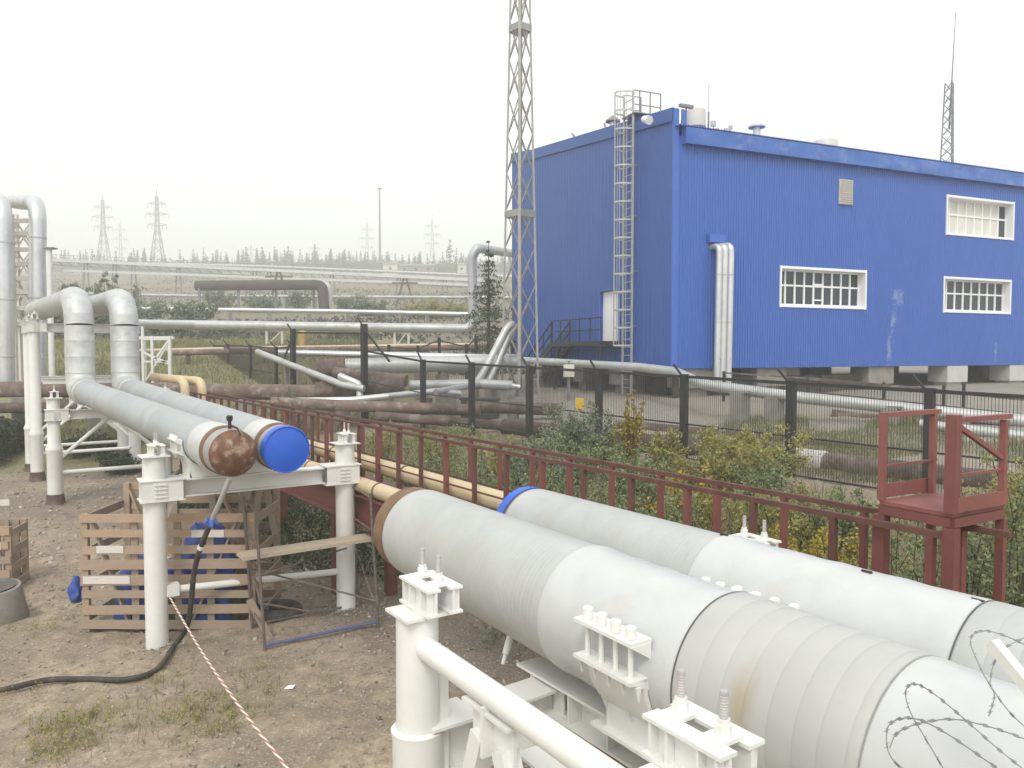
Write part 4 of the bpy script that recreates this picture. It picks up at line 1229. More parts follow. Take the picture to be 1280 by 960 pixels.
# ---- the four-post anchor tower under the near pipes
pa = V((-0.44, 3.52, 0)); pb = V((0.485, 2.12, 0)); pcc = pa + PN * 2.65 + V((-0.19, 0, 0)); pdd = pb + PN * 2.65
tw = thing('anchor_tower', 'white four-post anchor tower carrying the two nearest pipes', 'pipe support', pa.to_tuple())
for i, q in enumerate((pa, pb, pcc, pdd)):
    mb = MB()
    mb.lathe(V((q.x, q.y, -0.2)), V((0, 0, 1)), [(0, 0.118), (2.40, 0.118), (2.44, 0.125), (2.45, 0.100), (2.985 if i < 2 else 2.81, 0.098)], 40)
    mb.build('column', 'white_paint', tw)
    cap_parts(tw, q.x, q.y, 2.79 if i < 2 else 2.62, 0.30, 0.15, 0.125, ax=(pb - pa).normalized(), shift=0.07, plate=0.22, bolt=0.085)
    mb = MB()       # stiffening channel down the column
    e = PN * 0.115
    mb.bar(V((q.x, q.y, 0.2)) + e + PD * 0.03, V((q.x, q.y, 2.60)) + e + PD * 0.03, 0.010, 0.05, PN)
    mb.bar(V((q.x, q.y, 0.2)) + e - PD * 0.04, V((q.x, q.y, 2.60)) + e - PD * 0.04, 0.010, 0.05, PN)
    mb.build('stiffener', 'white_paint', tw)
for (a, b_) in ((pa, pcc), (pb, pdd)):
    mb = MB(); mb.ibeam(a + PN * 0.13 + V((0, 0, 2.12)), b_ - PN * 0.13 + V((0, 0, 2.12)), 0.20, 0.26, 0.016, 0.012)
    for t in (0.3, 0.8, 1.3, 1.8, 2.3):
        for s in (-1, 1): mb.box(a + PN * t + V((0, 0, 2.12)) + PD * (s * 0.05), (0.012, 0.085, 0.224), PN, PD)
    mb.build('cross_beam', 'white_paint', tw)
    for q, s in ((a, 1), (b_, -1)):
        mb = MB(); mb.box(q + PN * (s * 0.15) + V((0, 0, 2.262)), (0.26, 0.24, 0.016), PN, PD)
        mb.box(q + PN * (s * 0.15) + V((0, 0, 1.982)), (0.26, 0.24, 0.016), PN, PD)
        mb.box(q + PN * (s * 0.15) + V((0, 0, 2.122)), (0.25, 0.016, 0.264), PN, PD); mb.build('bracket', 'white_paint', tw)
for axf, s in ((axC, 1), (axD, 1)):
    c0 = axf(4.25); c1 = axf(2.55) if axf is axC else axf(3.1)
    for off in (-0.20, 0.20):
        a = V((c0.x, c0.y, 2.265)) + PN * off; b_ = V((c1.x, c1.y, 2.265)) + PN * off
    mb = MB(); a = V((c0.x, c0.y, 2.19)) + PN * -0.05; b_ = V((c1.x, c1.y, 2.19)) + PN * -0.05
    mb.ibeam(a, b_, 0.20, 0.18, 0.014, 0.012)
    for k in range(7):
        q = a.lerp(b_, (k + 0.5) / 7)
        for s2 in (-1, 1): mb.box(q + PN * (s2 * 0.05), (0.01, 0.085, 0.15), PD, PN)
    mb.build('bearing_beam', 'white_paint', tw)
cS = axC(3.42); saddle(tw, cS, 0.328, (axC(3) - axC(4)).normalized(), 2.282, L=0.36, flange=0.12, zoff=0.11)
cS = axD(3.78); saddle(tw, cS, 0.322, (axD(3) - axD(4)).normalized(), 2.282, L=0.42, flange=0.12, zoff=0.10)
mb = MB(); dab = (pb - pa).normalized(); zz = 2.645
mb.tube([pa + dab * 0.09 + V((0, 0, zz)), pb - dab * 0.09 + V((0, 0, zz))], 0.052, 24); mb.build('side_tube', 'white_paint', tw)
mid = pa.lerp(pb, 0.40)
mb = MB(); mb.box(mid + V((0, 0, zz - 0.13)), (0.30, 0.016, 0.20), dab, V((-dab.y, dab.x, 0)))
mb.box(mid + V((0, 0, zz - 0.13)) + PN * 0.0, (0.016, 0.12, 0.20), dab, V((-dab.y, dab.x, 0)))
mb.box(mid + V((0, 0, zz - 0.058)), (0.34, 0.10, 0.012), dab, V((-dab.y, dab.x, 0))); mb.build('gusset', 'white_paint', tw)
for s, t in ((-1, pa.lerp(pb, 0.10)), (1, pa.lerp(pb, 0.75))):
    mb = MB(); mb.bar(mid + dab * (s * 0.08) + V((0, 0, zz - 0.18)), t + V((0, 0, 1.2)), 0.08, 0.08); mb.build('brace', 'white_paint', tw)
# low side beam beside the tube, like a second rail
mb = MB(); a = pa.lerp(pb, 0.30) + PN * 0.30; b_ = pb + PN * 0.28
mb.ibeam(a + V((0, 0, 2.20)), b_ + V((0, 0, 2.20)), 0.16, 0.16, 0.014, 0.01); mb.build('side_beam', 'white_paint', tw)

# ================================================================== RED WALKWAY WITH BEIGE PIPES
def wl(off, Y, z): return V((6.327 + off - 0.703 * Y, Y, z))
WD = V((-0.703, 1, 0)).normalized(); WN = V((WD.y, -WD.x, 0))
ww = thing('red_walkway', 'long red steel pipe bridge with rusty railings running behind the grey pipes', 'walkway', wl(0.25, 14, hgt(*wl(0.25, 14, 0).xy)).to_tuple())
YA, YB = 5.05, 22.4
for off in (-0.36, 0.52):
    mb = MB(); mb.ibeam(wl(off, 4.6, 1.56), wl(off, YB, 1.56), 0.22, 0.46, 0.022, 0.014)
    mb.build('channel_beam', 'red_oxide', ww)
Yp = YA; k = 0
n = int((YB - YA) / 0.575)
for i in range(n):
    Ym = YA + (YB - YA) * (i + 0.5) / n
    if i % 2 == 0:
        mb = MB(); mb.bar(wl(-0.32, Ym, 1.76), wl(0.50, Ym, 1.76), 0.08, 0.05); mb.build('cross_member', 'red_oxide', ww)
for off in (0.0, 0.46):
    for i in range(n + 1):
        Y_ = YA + (YB - YA) * i / n
        if off > 0: Y_ += 0.2
        mb = MB(); w_ = 0.050 if (i % 3) else 0.065
        mb.bar(wl(off, Y_, 1.80), wl(off, Y_, 2.77), w_, 0.045, WD); mb.build('railing_post', 'rail_rust' if off == 0 and i % 3 else 'red_oxide', ww)
    for (z_, s_) in ((2.79, 0.045), (2.22, 0.022)):
        mb = MB(); mb.bar(wl(off, YA - 0.05, z_), wl(off, YB, z_), s_, s_ * 0.9); mb.build('rail', 'rail_rust', ww)
for Y_ in (7.2, 12.6, 17.0, 21.8):
    for off in (-0.36, 0.52):
        q = wl(off, Y_, 0); mb = MB(); mb.bar(V((q.x, q.y, hgt(q.x, q.y) - 0.2)), V((q.x, q.y, 1.33)), 0.16, 0.16, WD); mb.build('leg', 'red_oxide', ww)
def beige(label, off, z, r, Yn, Yf, rise, tail):
    t = thing('gas_pipe', label, 'pipe', wl(off, Yf, z).to_tuple())
    far = wl(off, Yf, z)
    path = fillet([wl(off, Yn, z), far, far + V((0, 0, rise)), far + V((0, 0, rise)) + tail], 0.28, 6)
    mb = MB(); mb.tube(path, r, 20); mb.build('pipe', 'beige', t)
    for Y_ in np.arange(Yn + 1.1, Yf - 1, 2.3):
        mb = MB(); mb.lathe(wl(off, Y_, z), WD, [(0, r * 1.01), (0.01, r * 1.07), (0.05, r * 1.07), (0.06, r * 1.01)], 20); mb.build('weld_band', 'rust_band', t)
beige('beige gas pipe on the near ledge of the red walkway', -0.33, 1.915, 0.12, 5.6, 21.6, 1.25, V((-1.4, 1.1, 0.05)))
beige('beige gas pipe between the two railings of the red walkway', 0.24, 2.12, 0.125, 5.9, 21.9, 1.0, V((-2.0, 1.6, 0.05)))

# ---- red step-over platform
QD = V((-0.5, 0.866, 0)); QN = V((0.866, 0.5, 0)); F_ = V((2.88, 5.0, 0)); L_ = F_ + QD * 0.5; R_ = F_ + QN * 0.60; B_ = L_ + QN * 0.60
pf = thing('red_platform', 'red steel step-over platform with guard rails at the walkway end', 'platform', (F_.x, F_.y, hgt(F_.x, F_.y)))
ZD = 2.92
mb = MB(); mb.box((F_ + B_) / 2 + V((0, 0, ZD)), (0.52, 0.62, 0.03), QD, QN); mb.build('deck', 'red_light', pf)
mb = MB()
for a, b_ in ((F_, L_), (F_, R_), (R_, B_), (L_, B_)): mb.bar(a + V((0, 0, ZD - 0.05)), b_ + V((0, 0, ZD - 0.05)), 0.05, 0.062)
mb.build('deck_frame', 'red_oxide', pf)
for (q, w_, zt, mt) in ((L_, 0.085, 3.54, 'red_light'), (F_, 0.08, 3.58, 'red_oxide'), (R_, 0.055, 3.52, 'red_light'), (B_, 0.05, 3.53, 'red_light')):
    g = hgt(q.x, q.y) - 0.2
    mb = MB(); mb.bar(V((q.x, q.y, g)), V((q.x, q.y, ZD - 0.085)), w_, w_, PD); mb.build('leg', 'red_oxide', pf)
    mb = MB(); w2 = 0.072 if q is F_ else 0.042
    mb.bar(V((q.x, q.y, ZD + 0.016)), V((q.x, q.y, zt)), w2, w2, PD); mb.build('railing_post', mt, pf)
for a, b_ in ((L_, B_), (F_, R_)):
    mb = MB(); mb.bar(a - QN * 0.02 + V((0, 0, 3.545)), b_ + QN * 0.06 + V((0, 0, 3.545)), 0.05, 0.032); mb.build('rail', 'red_light', pf)
    mb = MB(); mb.bar(a + V((0, 0, 3.18)), b_ + QN * 0.05 + V((0, 0, 3.18)), 0.016, 0.016); mb.build('mid_rail', 'red_light', pf)
    mb = MB(); mb.box((a + b_) / 2 + V((0, 0, ZD + 0.07)) - QD * (0.034 if a is F_ else -0.034), (0.008, 0.60, 0.10), QD, QN); mb.build('toe_board', 'red_light', pf)
mb = MB(); mb.bar(F_ + QN * 0.06 + V((0, 0, 3.50)), R_ - QN * 0.02 + V((0, 0, 3.26)), 0.03, 0.03); mb.build('brace', 'red_light', pf)
for z_ in (2.2, 1.5):
    mb = MB(); mb.bar(F_ + V((0, 0, z_)), R_ + V((0, 0, z_)), 0.03, 0.03); mb.build('cross_bar', 'red_oxide', pf)

# ================================================================== BLACK FENCE
def fl_(Y): return 19.95 - 0.862 * Y
def ftop(Y): return 3.37 + (Y - 16.3) * 0.030
fence = thing('black_fence', 'black welded-mesh security fence with angled barbed arms before the blue building', 'fence', (fl_(20), 20, hgt(fl_(20), 20)))
FD = V((-0.862, 1, 0)).normalized(); FN = V((FD.y, -FD.x, 0))
posts = [12.1 + 2.09 * k for k in range(8)]          # depths of the posts
def fence_post(parent, x, y, zt, w=0.155, arm=-1, armlen=0.42):
    g = hgt(x, y)
    mb = MB(); mb.bar(V((x, y, g - 0.2)), V((x, y, zt)), w, w, FD); mb.build('post', 'black_steel', parent)
    if arm:
        mb = MB(); mb.bar(V((x, y, zt - 0.12)), V((x, y, zt + armlen * 0.55)) + FD * (armlen * 0.75), 0.045, 0.045); mb.build('barb_arm', 'black_steel', parent)
def fence_panel(parent, a, b, za, zb, h, pitch=0.055, rails=(1.0, 0.42, 0.0), wire=0.0036):
    d = (b - a); L = d.length; d.normalize()
    mb = MB(); n = int((L - 0.14) / pitch)
    for k in range(n + 1):
        t = 0.07 + (L - 0.14) * k / n; f = t / L
        p = a + d * t; z = za + (zb - za) * f
        mb.bar(V((p.x, p.y, z - h)), V((p.x, p.y, z)), wire * 2, wire * 2, d)
    mb.build('mesh_panel', 'black_steel', parent)
    for r_ in rails:
        mb = MB(); o = V((0, 0, -h * (1 - r_)))
        mb.bar(a + d * 0.06 + V((0, 0, za)) + o, b - d * 0.06 + V((0, 0, zb)) + o, 0.04, 0.07 if r_ == 1.0 else 0.035); mb.build('rail', 'black_steel', parent)
for i, Y in enumerate(posts):
    fence_post(fence, fl_(Y), Y, ftop(Y))
    if i:
        Yb = posts[i - 1]
        fence_panel(fence, V((fl_(Yb), Yb, 0)), V((fl_(Y), Y, 0)), ftop(Yb) - 0.06, ftop(Y) - 0.06, 1.95)
# gate beyond, with taller posts and stays
gate = thing('fence_gate', 'tall black mesh gate with stayed posts at the left end of the fence', 'gate', P(455, 500, 28.6).to_tuple())
ga = P(455, 405, 28.6); gb = P(366, 411, 30.6)
for q in (ga, gb):
    g = hgt(q.x, q.y); mb = MB(); mb.bar(V((q.x, q.y, g - 0.2)), q, 0.20 if q is ga else 0.16, 0.2, FD); mb.build('post', 'black_steel', gate)
    mb = MB(); mb.bar(q - V((0, 0, 0.12)), q + V((-0.22, 0, 0.20)), 0.05, 0.05); mb.build('barb_arm', 'black_steel', gate)
mb = MB(); mb.bar(ga - V((0, 0, 0.2)), P(487, 452, 28.0), 0.06, 0.06); mb.build('stay', 'black_steel', gate)
mb = MB(); mb.bar(gb - V((0, 0, 0.25)), P(354, 452, 30.8), 0.05, 0.05); mb.build('stay', 'black_steel', gate)
fence_panel(gate, V((ga.x, ga.y, 0)), V((gb.x, gb.y, 0)), ga.z - 0.35, gb.z - 0.15, 2.3, 0.07, (1.0, 0.62, 0.0))
q = V((fl_(posts[-1]), posts[-1], 0))
fence_panel(gate, q, V((ga.x, ga.y, 0)), ftop(posts[-1]) - 0.06, ga.z - 1.0, 1.9, 0.06)
# far corner of the compound
cf = thing('black_fence', 'short run of black mesh fence at the far left corner of the pipe yard', 'fence', P(300, 470, 40).to_tuple())
prev = None
for (px, yt, Y) in ((366, 431, 33), (345, 433, 34), (313, 431, 37), (285, 430, 41), (268, 431, 44)):
    q = P(px, yt, Y); g = hgt(q.x, q.y)
    mb = MB(); mb.bar(V((q.x, q.y, min(g, q.z - 1.9) - 0.1)), q, 0.12, 0.12, FD); mb.build('post', 'black_steel', cf)
    mb = MB(); mb.bar(q - V((0, 0, 0.1)), q + V((-0.25, 0, 0.22)), 0.05, 0.05); mb.build('barb_arm', 'black_steel', cf)
    if prev is not None: fence_panel(cf, V((prev.x, prev.y, 0)), V((q.x, q.y, 0)), prev.z - 0.08, q.z - 0.08, 1.9, 0.09, wire=0.006)
    prev = q
rf = thing('black_fence', 'distant black mesh fence along the back of the pipe yard left of the mast', 'fence', P(550, 450, 40).to_tuple())
prev = None
for (px, yt, Y) in ((486, 431, 40), (522, 432, 40), (549, 422, 40), (583, 430, 40), (595, 420, 40), (640, 428, 40)):
    q = P(px, yt, Y)
    mb = MB(); mb.bar(V((q.x, q.y, hgt(q.x, q.y) - 0.1)), q, 0.12, 0.12, FD); mb.build('post', 'black_steel', rf)
    if prev is not None: fence_panel(rf, V((prev.x, prev.y, 0)), V((q.x, q.y, 0)), prev.z - 0.15, q.z - 0.15, 1.8, 0.09, (1.0, 0.6, 0.2), wire=0.006)
    prev = q
# yellow notice on the fence, small box behind it
q = P(725, 505, 20.9)
mb = MB(); mb.box(q, (0.30, 0.02, 0.32), FD, FN); o = mb.build('notice_board', 'yellow_paint', None, base=q)
tag(o, 'small plain yellow notice board hung on the black fence', 'sign')

# ================================================================== PIPES OF THE YARD
def pipe(label, pts, r, mat, rad=0.6, n=18, bands=0, band_mat=None, name='pipe_run', cat='pipe', seg=6, supports=(), smat='concrete', group=None):
    pts = [V(p) for p in pts]
    t = thing(name, label, cat, pts[0].to_tuple(), group)
    path = fillet(pts, rad, seg) if len(pts) > 2 else pts
    mb = MB(); mb.tube(path, r, n); mb.build('pipe', mat, t, angle=30)
    if bands:
        for a, b in zip(pts[:-1], pts[1:]):
            L = (b - a).length; k = bands * 0.5
            while k < L - 0.3:
                m_ = MB(); m_.lathe(a.lerp(b, k / L), b - a, [(0, r * 1.005), (0.01, r * 1.04), (0.07, r * 1.04), (0.08, r * 1.005)], n); m_.build('band', band_mat or mat, t)
                k += bands
    for (f, w) in supports:
        # f: fraction along the first-to-last chord
        a, b = pts[0], pts[-1]; q = a.lerp(b, f); g = hgt(q.x, q.y)
        if q.z - r - g > 0.05:
            m_ = MB(); m_.box(V((q.x, q.y, (g - 0.2 + q.z - r * 0.9) / 2)), (w, w, q.z - r * 0.9 - g + 0.2), FD, FN); m_.build('support', smat, t)
    return t
# rusty line just behind the fence
def rl(Y, z): return V((21.5 - 0.862 * Y, Y, z))
pipe('rusty brown pipe lying on the ground just behind the black fence', [rl(11, 1.48), rl(25.2, 1.50)], 0.26, 'rust_pipe', bands=0, supports=[(k, 0.3) for k in (0.1, 0.35, 0.6, 0.85)])
c = rl(16.9, 1.48); mb = MB(); mb.lathe(c, FD, [(0, 0.27), (0.03, 0.30), (0.72, 0.30), (0.75, 0.27)], 22)
o = mb.build('pipe_wrap', 'concrete_light', None, base=c); tag(o, 'pale grey wrap around the rusty pipe behind the fence', 'pipe wrap')
# silver line round the foot of the building
pipe('silver pipe bending round the foot of the blue building and off to the right',
     [P(560, 446, 37), P(700, 453, 34), P(800, 459, 29.5), P(845, 465, 26.5), P(880, 481, 24.0), P(1000, 497, 22), P(1330, 532, 18.5)], 0.165, 'aluminium_dull', rad=1.0, supports=())
for (px, py, Y) in ((925, 505, 23), (968, 511, 22.5), (1115, 524, 20.6), (1205, 530, 19.8)):
    q = P(px, py - 14, Y); g = hgt(q.x, q.y)
    mb = MB(); mb.box(V((q.x, q.y, (q.z + g - 0.2) / 2)), (0.42, 0.42, q.z - g + 0.2), FD, FN); mb.box(V((q.x, q.y, q.z + 0.03)), (0.6, 0.3, 0.06), FD, FN)
    o = mb.build('pipe_block', 'concrete', None, base=(q.x, q.y, g))
    tag(o, {925: 'leftmost concrete block under the silver pipe behind the fence', 968: 'second concrete block from the left under the silver pipe', 1115: 'concrete block under the silver pipe just left of the red platform', 1205: 'concrete block under the silver pipe seen through the red platform'}[px], 'concrete block', 'concrete blocks under the silver pipe')
pipe('second silver pipe beside the first at far right behind the fence', [P(1150, 530, 19.0), P(1330, 552, 17.2)], 0.12, 'aluminium_dull', supports=[(k, 0.25) for k in (0.2, 0.7)])
# dark timber handrail behind it
hr = thing('handrail', 'dark brown handrail along the yard path in front of the building piles', 'handrail', P(905, 480, 27.5).to_tuple())
pts = [P(905, 466, 27.5), P(1010, 473, 26.2), P(1180, 489, 23.5), P(1320, 503, 21.8)]
for a, b in zip(pts[:-1], pts[1:]):
    mb = MB(); mb.bar(a, b, 0.07, 0.10 if a.x > 9 else 0.05); mb.build('rail', 'rust_pipe', hr)
    mb = MB(); mb.bar(a - V((0, 0, 0.45)), b - V((0, 0, 0.45)), 0.05, 0.05); mb.build('rail', 'rust_pipe', hr)
for (px, py, Y) in ((905, 464, 27.5), (1010, 471, 26.2), (1105, 478, 24.7), (1180, 482, 23.5), (1205, 480, 23.2), (1300, 498, 22)):
    q = P(px, py, Y); mb = MB(); mb.bar(V((q.x, q.y, hgt(q.x, q.y) - 0.1)), q, 0.08, 0.08, FD); mb.build('post', 'black_steel', hr)

# cluttered pipes between gate and mast
pipe('brown-wrapped thick pipe running level from the far left to the gate', [P(-70, 487, 29), P(90, 487, 29.5), P(255, 489, 29.2), P(400, 491, 29)], 0.30, 'brown_pipe', rad=1, bands=3.6, supports=[(k, 0.5) for k in (0.06, 0.2, 0.4, 0.6, 0.8, 0.95)])
pipe('dark rusty pipe below the brown one at the far left', [P(-70, 511, 28.2), P(130, 508, 28.8)], 0.20, 'rust_pipe', supports=[(k, 0.3) for k in (0.2, 0.6)])
pipe('soot-dark thick pipe stub rising behind the tall gate post', [P(395, 489, 28.9), P(505, 483, 29.3)], 0.34, 'rust_pipe', bands=1.2, supports=[(0.3, 0.4), (0.8, 0.4)])
pipe('pale grey thick pipe with a brown bend end behind the gate', [P(400, 470, 31.5), P(412, 459, 31.5), P(520, 456, 32), P(650, 452, 33)], 0.34, 'aluminium_dull', rad=0.5, bands=2.6, supports=[(k, 0.4) for k in (0.3, 0.6, 0.85)])
c = P(404, 466, 31.3); mb = MB(); mb.tube(fillet([P(388, 474, 31.2), P(402, 461, 31.3), P(432, 457, 31.4)], 0.5, 5), 0.36, 18)
o = mb.build('pipe_bend', 'brown_pipe', None, base=c); tag(o, 'brown flaking pipe bend seen through the gate mesh', 'pipe bend')
pipe('brown pipe slanting down from the bend behind the gate', [P(418, 466, 30.4), P(508, 476, 29.8)], 0.24, 'brown_pipe')
pipe('thin silver pipe slanting low past the tall gate post', [P(372, 501, 27.6), P(440, 500, 27.5), P(545, 489, 28.5), P(575, 492, 29)], 0.12, 'aluminium', rad=0.8, supports=[(k, 0.2) for k in (0.2, 0.5, 0.8)])
pipe('pinkish brown pipe on the ground under the thin silver one', [P(340, 503, 27.2), P(430, 507, 27.0), P(600, 513, 26.4)], 0.20, 'brown_pipe', rad=0.8)
pipe('silver pipe sloping down to the right in front of the gate', [P(322, 440, 32), P(345, 449, 30.8), P(428, 481, 28.2), P(455, 486, 28.0)], 0.125, 'aluminium_dull', rad=0.5, bands=1.4, supports=[(0.3, 0.15)])
pipe('short silver bent pipe standing beside the tall gate post', [P(424, 470, 28.4), P(449, 480, 28.2), P(450, 500, 28.1)], 0.13, 'aluminium', rad=0.2)
pipe('long thin silver pipe along the back of the pipe yard', [P(345, 441, 35), P(480, 444, 35), P(640, 448, 34.5)], 0.16, 'aluminium', rad=1, bands=2.8, supports=[(k, 0.18) for k in (0.1, 0.35, 0.6, 0.85)])
pipe('grey pipe near the ground right of the soot-dark stub', [P(512, 482, 30), P(600, 480, 30.5), P(640, 482, 30.6)], 0.20, 'aluminium_dull', rad=0.6, supports=[(0.4, 0.3), (0.9, 0.3)])
pipe('silver pipe crossing low behind two fence posts', [P(545, 490, 28.2), P(612, 478, 31), P(650, 484, 31)], 0.12, 'aluminium', rad=0.4)
pipe('leaning silver tube left of the mast foot, taller one', [P(596, 478, 30.8), P(606, 462, 31), P(632, 412, 31.6), P(640, 404, 31.8), P(645, 412, 33.0)], 0.14, 'aluminium_dull', rad=0.35)
pipe('leaning silver tube left of the mast foot, shorter one', [P(610, 478, 31.0), P(618, 462, 31.2), P(636, 418, 31.8), P(644, 407, 32), P(650, 414, 33.5)], 0.12, 'aluminium_dull', rad=0.35)
pipe('dark pipe on the ground behind the middle fence posts', [P(470, 520, 25.6), P(640, 533, 25.8)], 0.16, 'rust_pipe')
pipe('second rusty pipe behind the first, half hidden in the yard grass', [rl(11, 1.55) + FN * 2.2, rl(23, 1.6) + FN * 2.2], 0.20, 'rust_pipe', supports=[(k, 0.3) for k in (0.15, 0.5, 0.85)])
pipe('dark rusty pipe on low blocks under the silver pipe at right', [P(1040, 520, 22.5), P(1330, 556, 19.5)], 0.20, 'rust_pipe', supports=[(k, 0.3) for k in (0.2, 0.6, 0.9)])
pipe('dark rusty pipe lying near the mast foot behind the fence', [P(585, 508, 27.8), P(700, 512, 26.8)], 0.22, 'rust_pipe', supports=[(0.5, 0.3)])
# concrete blocks and box near the mast
for (px, py, Y, w_, h_, m_, lab) in ((600, 500, 29, 1.4, 0.7, 'soot', 'dark concrete block in front of the mast foot'), (779, 462, 31.0, 0.55, 0.5, 'grass_green', ''),):
    if not lab: continue
    q = P(px, py, Y); g = hgt(q.x, q.y); mb = MB(); mb.box(V((q.x, q.y, g + h_ / 2 - 0.1)), (w_, 0.8, h_ + 0.2)); mb.box(V((q.x, q.y, g + h_ + 0.03)), (w_ + 0.12, 0.9, 0.06))
    tag(mb.build('concrete_block', m_, None, base=(q.x, q.y, g)), lab, 'concrete block')
q = P(711, 454, 31.0)
bx_ = thing('valve_box', 'small pale green valve box under the entrance stair', 'valve box', (q.x, q.y, hgt(q.x, q.y)))
mb = MB(); mb.box(V((q.x, q.y, q.z - 0.3)), (0.42, 0.35, 0.5)); mb.build('box', 'cream', bx_)
mb = MB(); mb.bar(V((q.x, q.y, hgt(q.x, q.y) - 0.1)), V((q.x, q.y, q.z - 0.55)), 0.1, 0.1, FD); mb.build('stand', 'dark_galv', bx_)
mb = MB(); mb.lathe(V((q.x, q.y, q.z - 0.05)), V((0, 0, 1)), [(0, 0.03), (0.12, 0.03), (0.121, 0.12), (0.15, 0.12)], 12); mb.build('handwheel', 'dark_galv', bx_)

# ================================================================== BACKGROUND PIPE RACKS
pipe('long silver pipe crossing the field nearest behind the yard', [P(165, 405, 50), P(585, 411, 50), P(592, 404, 50), P(590, 322, 50), P(596, 310, 50), P(650, 318, 62)], 0.31, 'aluminium_dull', rad=0.5, bands=6.0)
def hframe(label, px, Y, ytop, w, mat='white_paint', group='far pipe supports', beams=(0.0,), ybot=None):
    q = P(px, ytop, Y); g = hgt(q.x, q.y) - 0.2 if ybot is None else P(px, ybot, Y).z
    t = thing('pipe_stand', label, 'pipe support', (q.x, q.y, g), group)
    for s in (-1, 1):
        mb = MB(); mb.bar(V((q.x + s * w / 2, q.y, g)), V((q.x + s * w / 2, q.y, q.z)), 0.14, 0.14, V((0, 1, 0))); mb.build('leg', mat, t)
    mb = MB()
    for b_ in beams: mb.bar(V((q.x - w / 2 - 0.2, q.y, q.z - b_ + 0.07)), V((q.x + w / 2 + 0.2, q.y, q.z - b_ + 0.07)), 0.16, 0.14)
    mb.build('crossbar', mat, t)
    mb = MB(); mb.bar(V((q.x - w / 2, q.y, g + 0.2)), V((q.x + w / 2, q.y, q.z - 0.1)), 0.06, 0.06); mb.build('brace', mat, t)
for k, (px, w, m_, lab) in enumerate(((343, 1.0, 'cream', 'cream stand under the silver field pipe left of the gate'), (502, 0.9, 'cream', 'cream stand under the silver field pipe right of the tall gate post'), (196, 1.2, 'white_paint', 'white braced stand beside the pipe bends at left'))):
    hframe(lab, px, 50 if k < 2 else 36, 411 if k < 2 else 424, w, m_)
pipe('thin brownish pipe low across the field behind the yard', [P(150, 439, 42), P(330, 435, 42), P(640, 430, 43)], 0.10, 'beige', rad=2)
pipe('rusty pipe low across the field beneath the thin one', [P(215, 441, 41), P(340, 438, 41), P(600, 434, 42)], 0.16, 'brown_pipe', rad=2, supports=[(k, 0.2) for k in (0.05, 0.3, 0.55, 0.8)], smat='rust_pipe')
q = P(378, 425, 43); mb = MB(); mb.tube([V((q.x, q.y, hgt(q.x, q.y))), V((q.x, q.y, P(378, 416, 43).z))], 0.21, 16); mb.lathe(V((q.x, q.y, P(378, 416, 43).z)), V((0, 0, 1)), [(0, 0.22), (0.06, 0.22), (0.12, 0.1)], 16)
tag(mb.build('yellow_tank', 'yellow_wood', None, base=(q.x, q.y, hgt(q.x, q.y))), 'upright ochre yellow cylinder seen through the gate mesh', 'tank')
pipe('pale pipe crossing the slope behind the silver field pipe', [P(172, 386, 75), P(420, 389, 75), P(600, 393, 75)], 0.21, 'aluminium', rad=3, bands=5.0, supports=[(k, 0.3) for k in np.linspace(0.04, 0.96, 9)])
# the long overhead rack
rk = thing('pipe_gallery', 'long pale overhead pipe gallery across the slope', 'pipe gallery', P(320, 360, 148).to_tuple())
a = P(40, 324, 152); b_ = P(612, 351, 140)
mb = MB(); mb.bar(a, b_, 1.2, 0.55); mb.build('deck', 'aluminium', rk)
mb = MB(); a2 = P(80, 338, 150); b2_ = P(612, 357, 138); mb.bar(a2, b2_, 0.45, 0.42); mb.build('pipe', 'aluminium', rk)
mb = MB(); mb.bar(a - V((0, 0, 0.9)), b_ - V((0, 0, 1.4)), 0.2, 0.18); mb.build('truss_chord', 'pylon_steel', rk)
for k in range(44):
    f = (k + 0.5) / 44
    q0 = a.lerp(b_, f); q1_ = (a - V((0, 0, 0.9))).lerp(b_ - V((0, 0, 1.4)), (k + 1.2) / 44)
    mb = MB(); mb.bar(q0, q1_, 0.10, 0.10); mb.build('truss_web', 'pylon_steel', rk)
for (px) in (62, 112, 150, 175, 233, 330, 348, 425, 506, 560):
    f = (px - 40) / 572.0; q = a.lerp(b_, f); g = hgt(q.x, q.y)
    mb = MB()
    for s in (-0.5, 0.5): mb.bar(V((q.x + s * 1.3, q.y, g - 0.3)), q + V((s * 0.5, 0, -0.2)), 0.22, 0.22, V((0, 1, 0)))
    mb.build('trestle_leg', 'pylon_steel', rk)
mb = MB()
for k in range(60):
    q = a.lerp(b_, (k + 0.5) / 60) + V((0, 0, 0.2)); mb.bar(q, q + V((0, 0, 0.9)), 0.04, 0.04, V((0, 1, 0)))
mb.bar(a + V((0, 0, 1.1)), b_ + V((0, 0, 1.1)), 0.05, 0.05); mb.build('railing', 'pylon_steel', rk)
# brown portal pipe
bp2 = pipe('dark brown thick pipe on posts ending in a drop bend on the slope', [P(246, 357, 95), P(395, 356, 93), P(403, 358, 93), P(405, 388, 93)], 0.62, 'portal_brown', rad=1.2, supports=())
for px in (249, 298, 345, 392):
    q = P(px, 357, 94.5); g = hgt(q.x, q.y); mb = MB(); mb.bar(V((q.x, q.y, g - 0.3)), q - V((0, 0, 0.3)), 0.25, 0.25, V((0, 1, 0))); mb.build('post', 'pylon_steel', bp2)
pipe('silver drop bend beside the dark brown pipe on the slope', [P(380, 354, 96), P(400, 353, 95), P(411, 356, 94), P(412, 386, 94)], 0.30, 'aluminium_dull', rad=0.7)
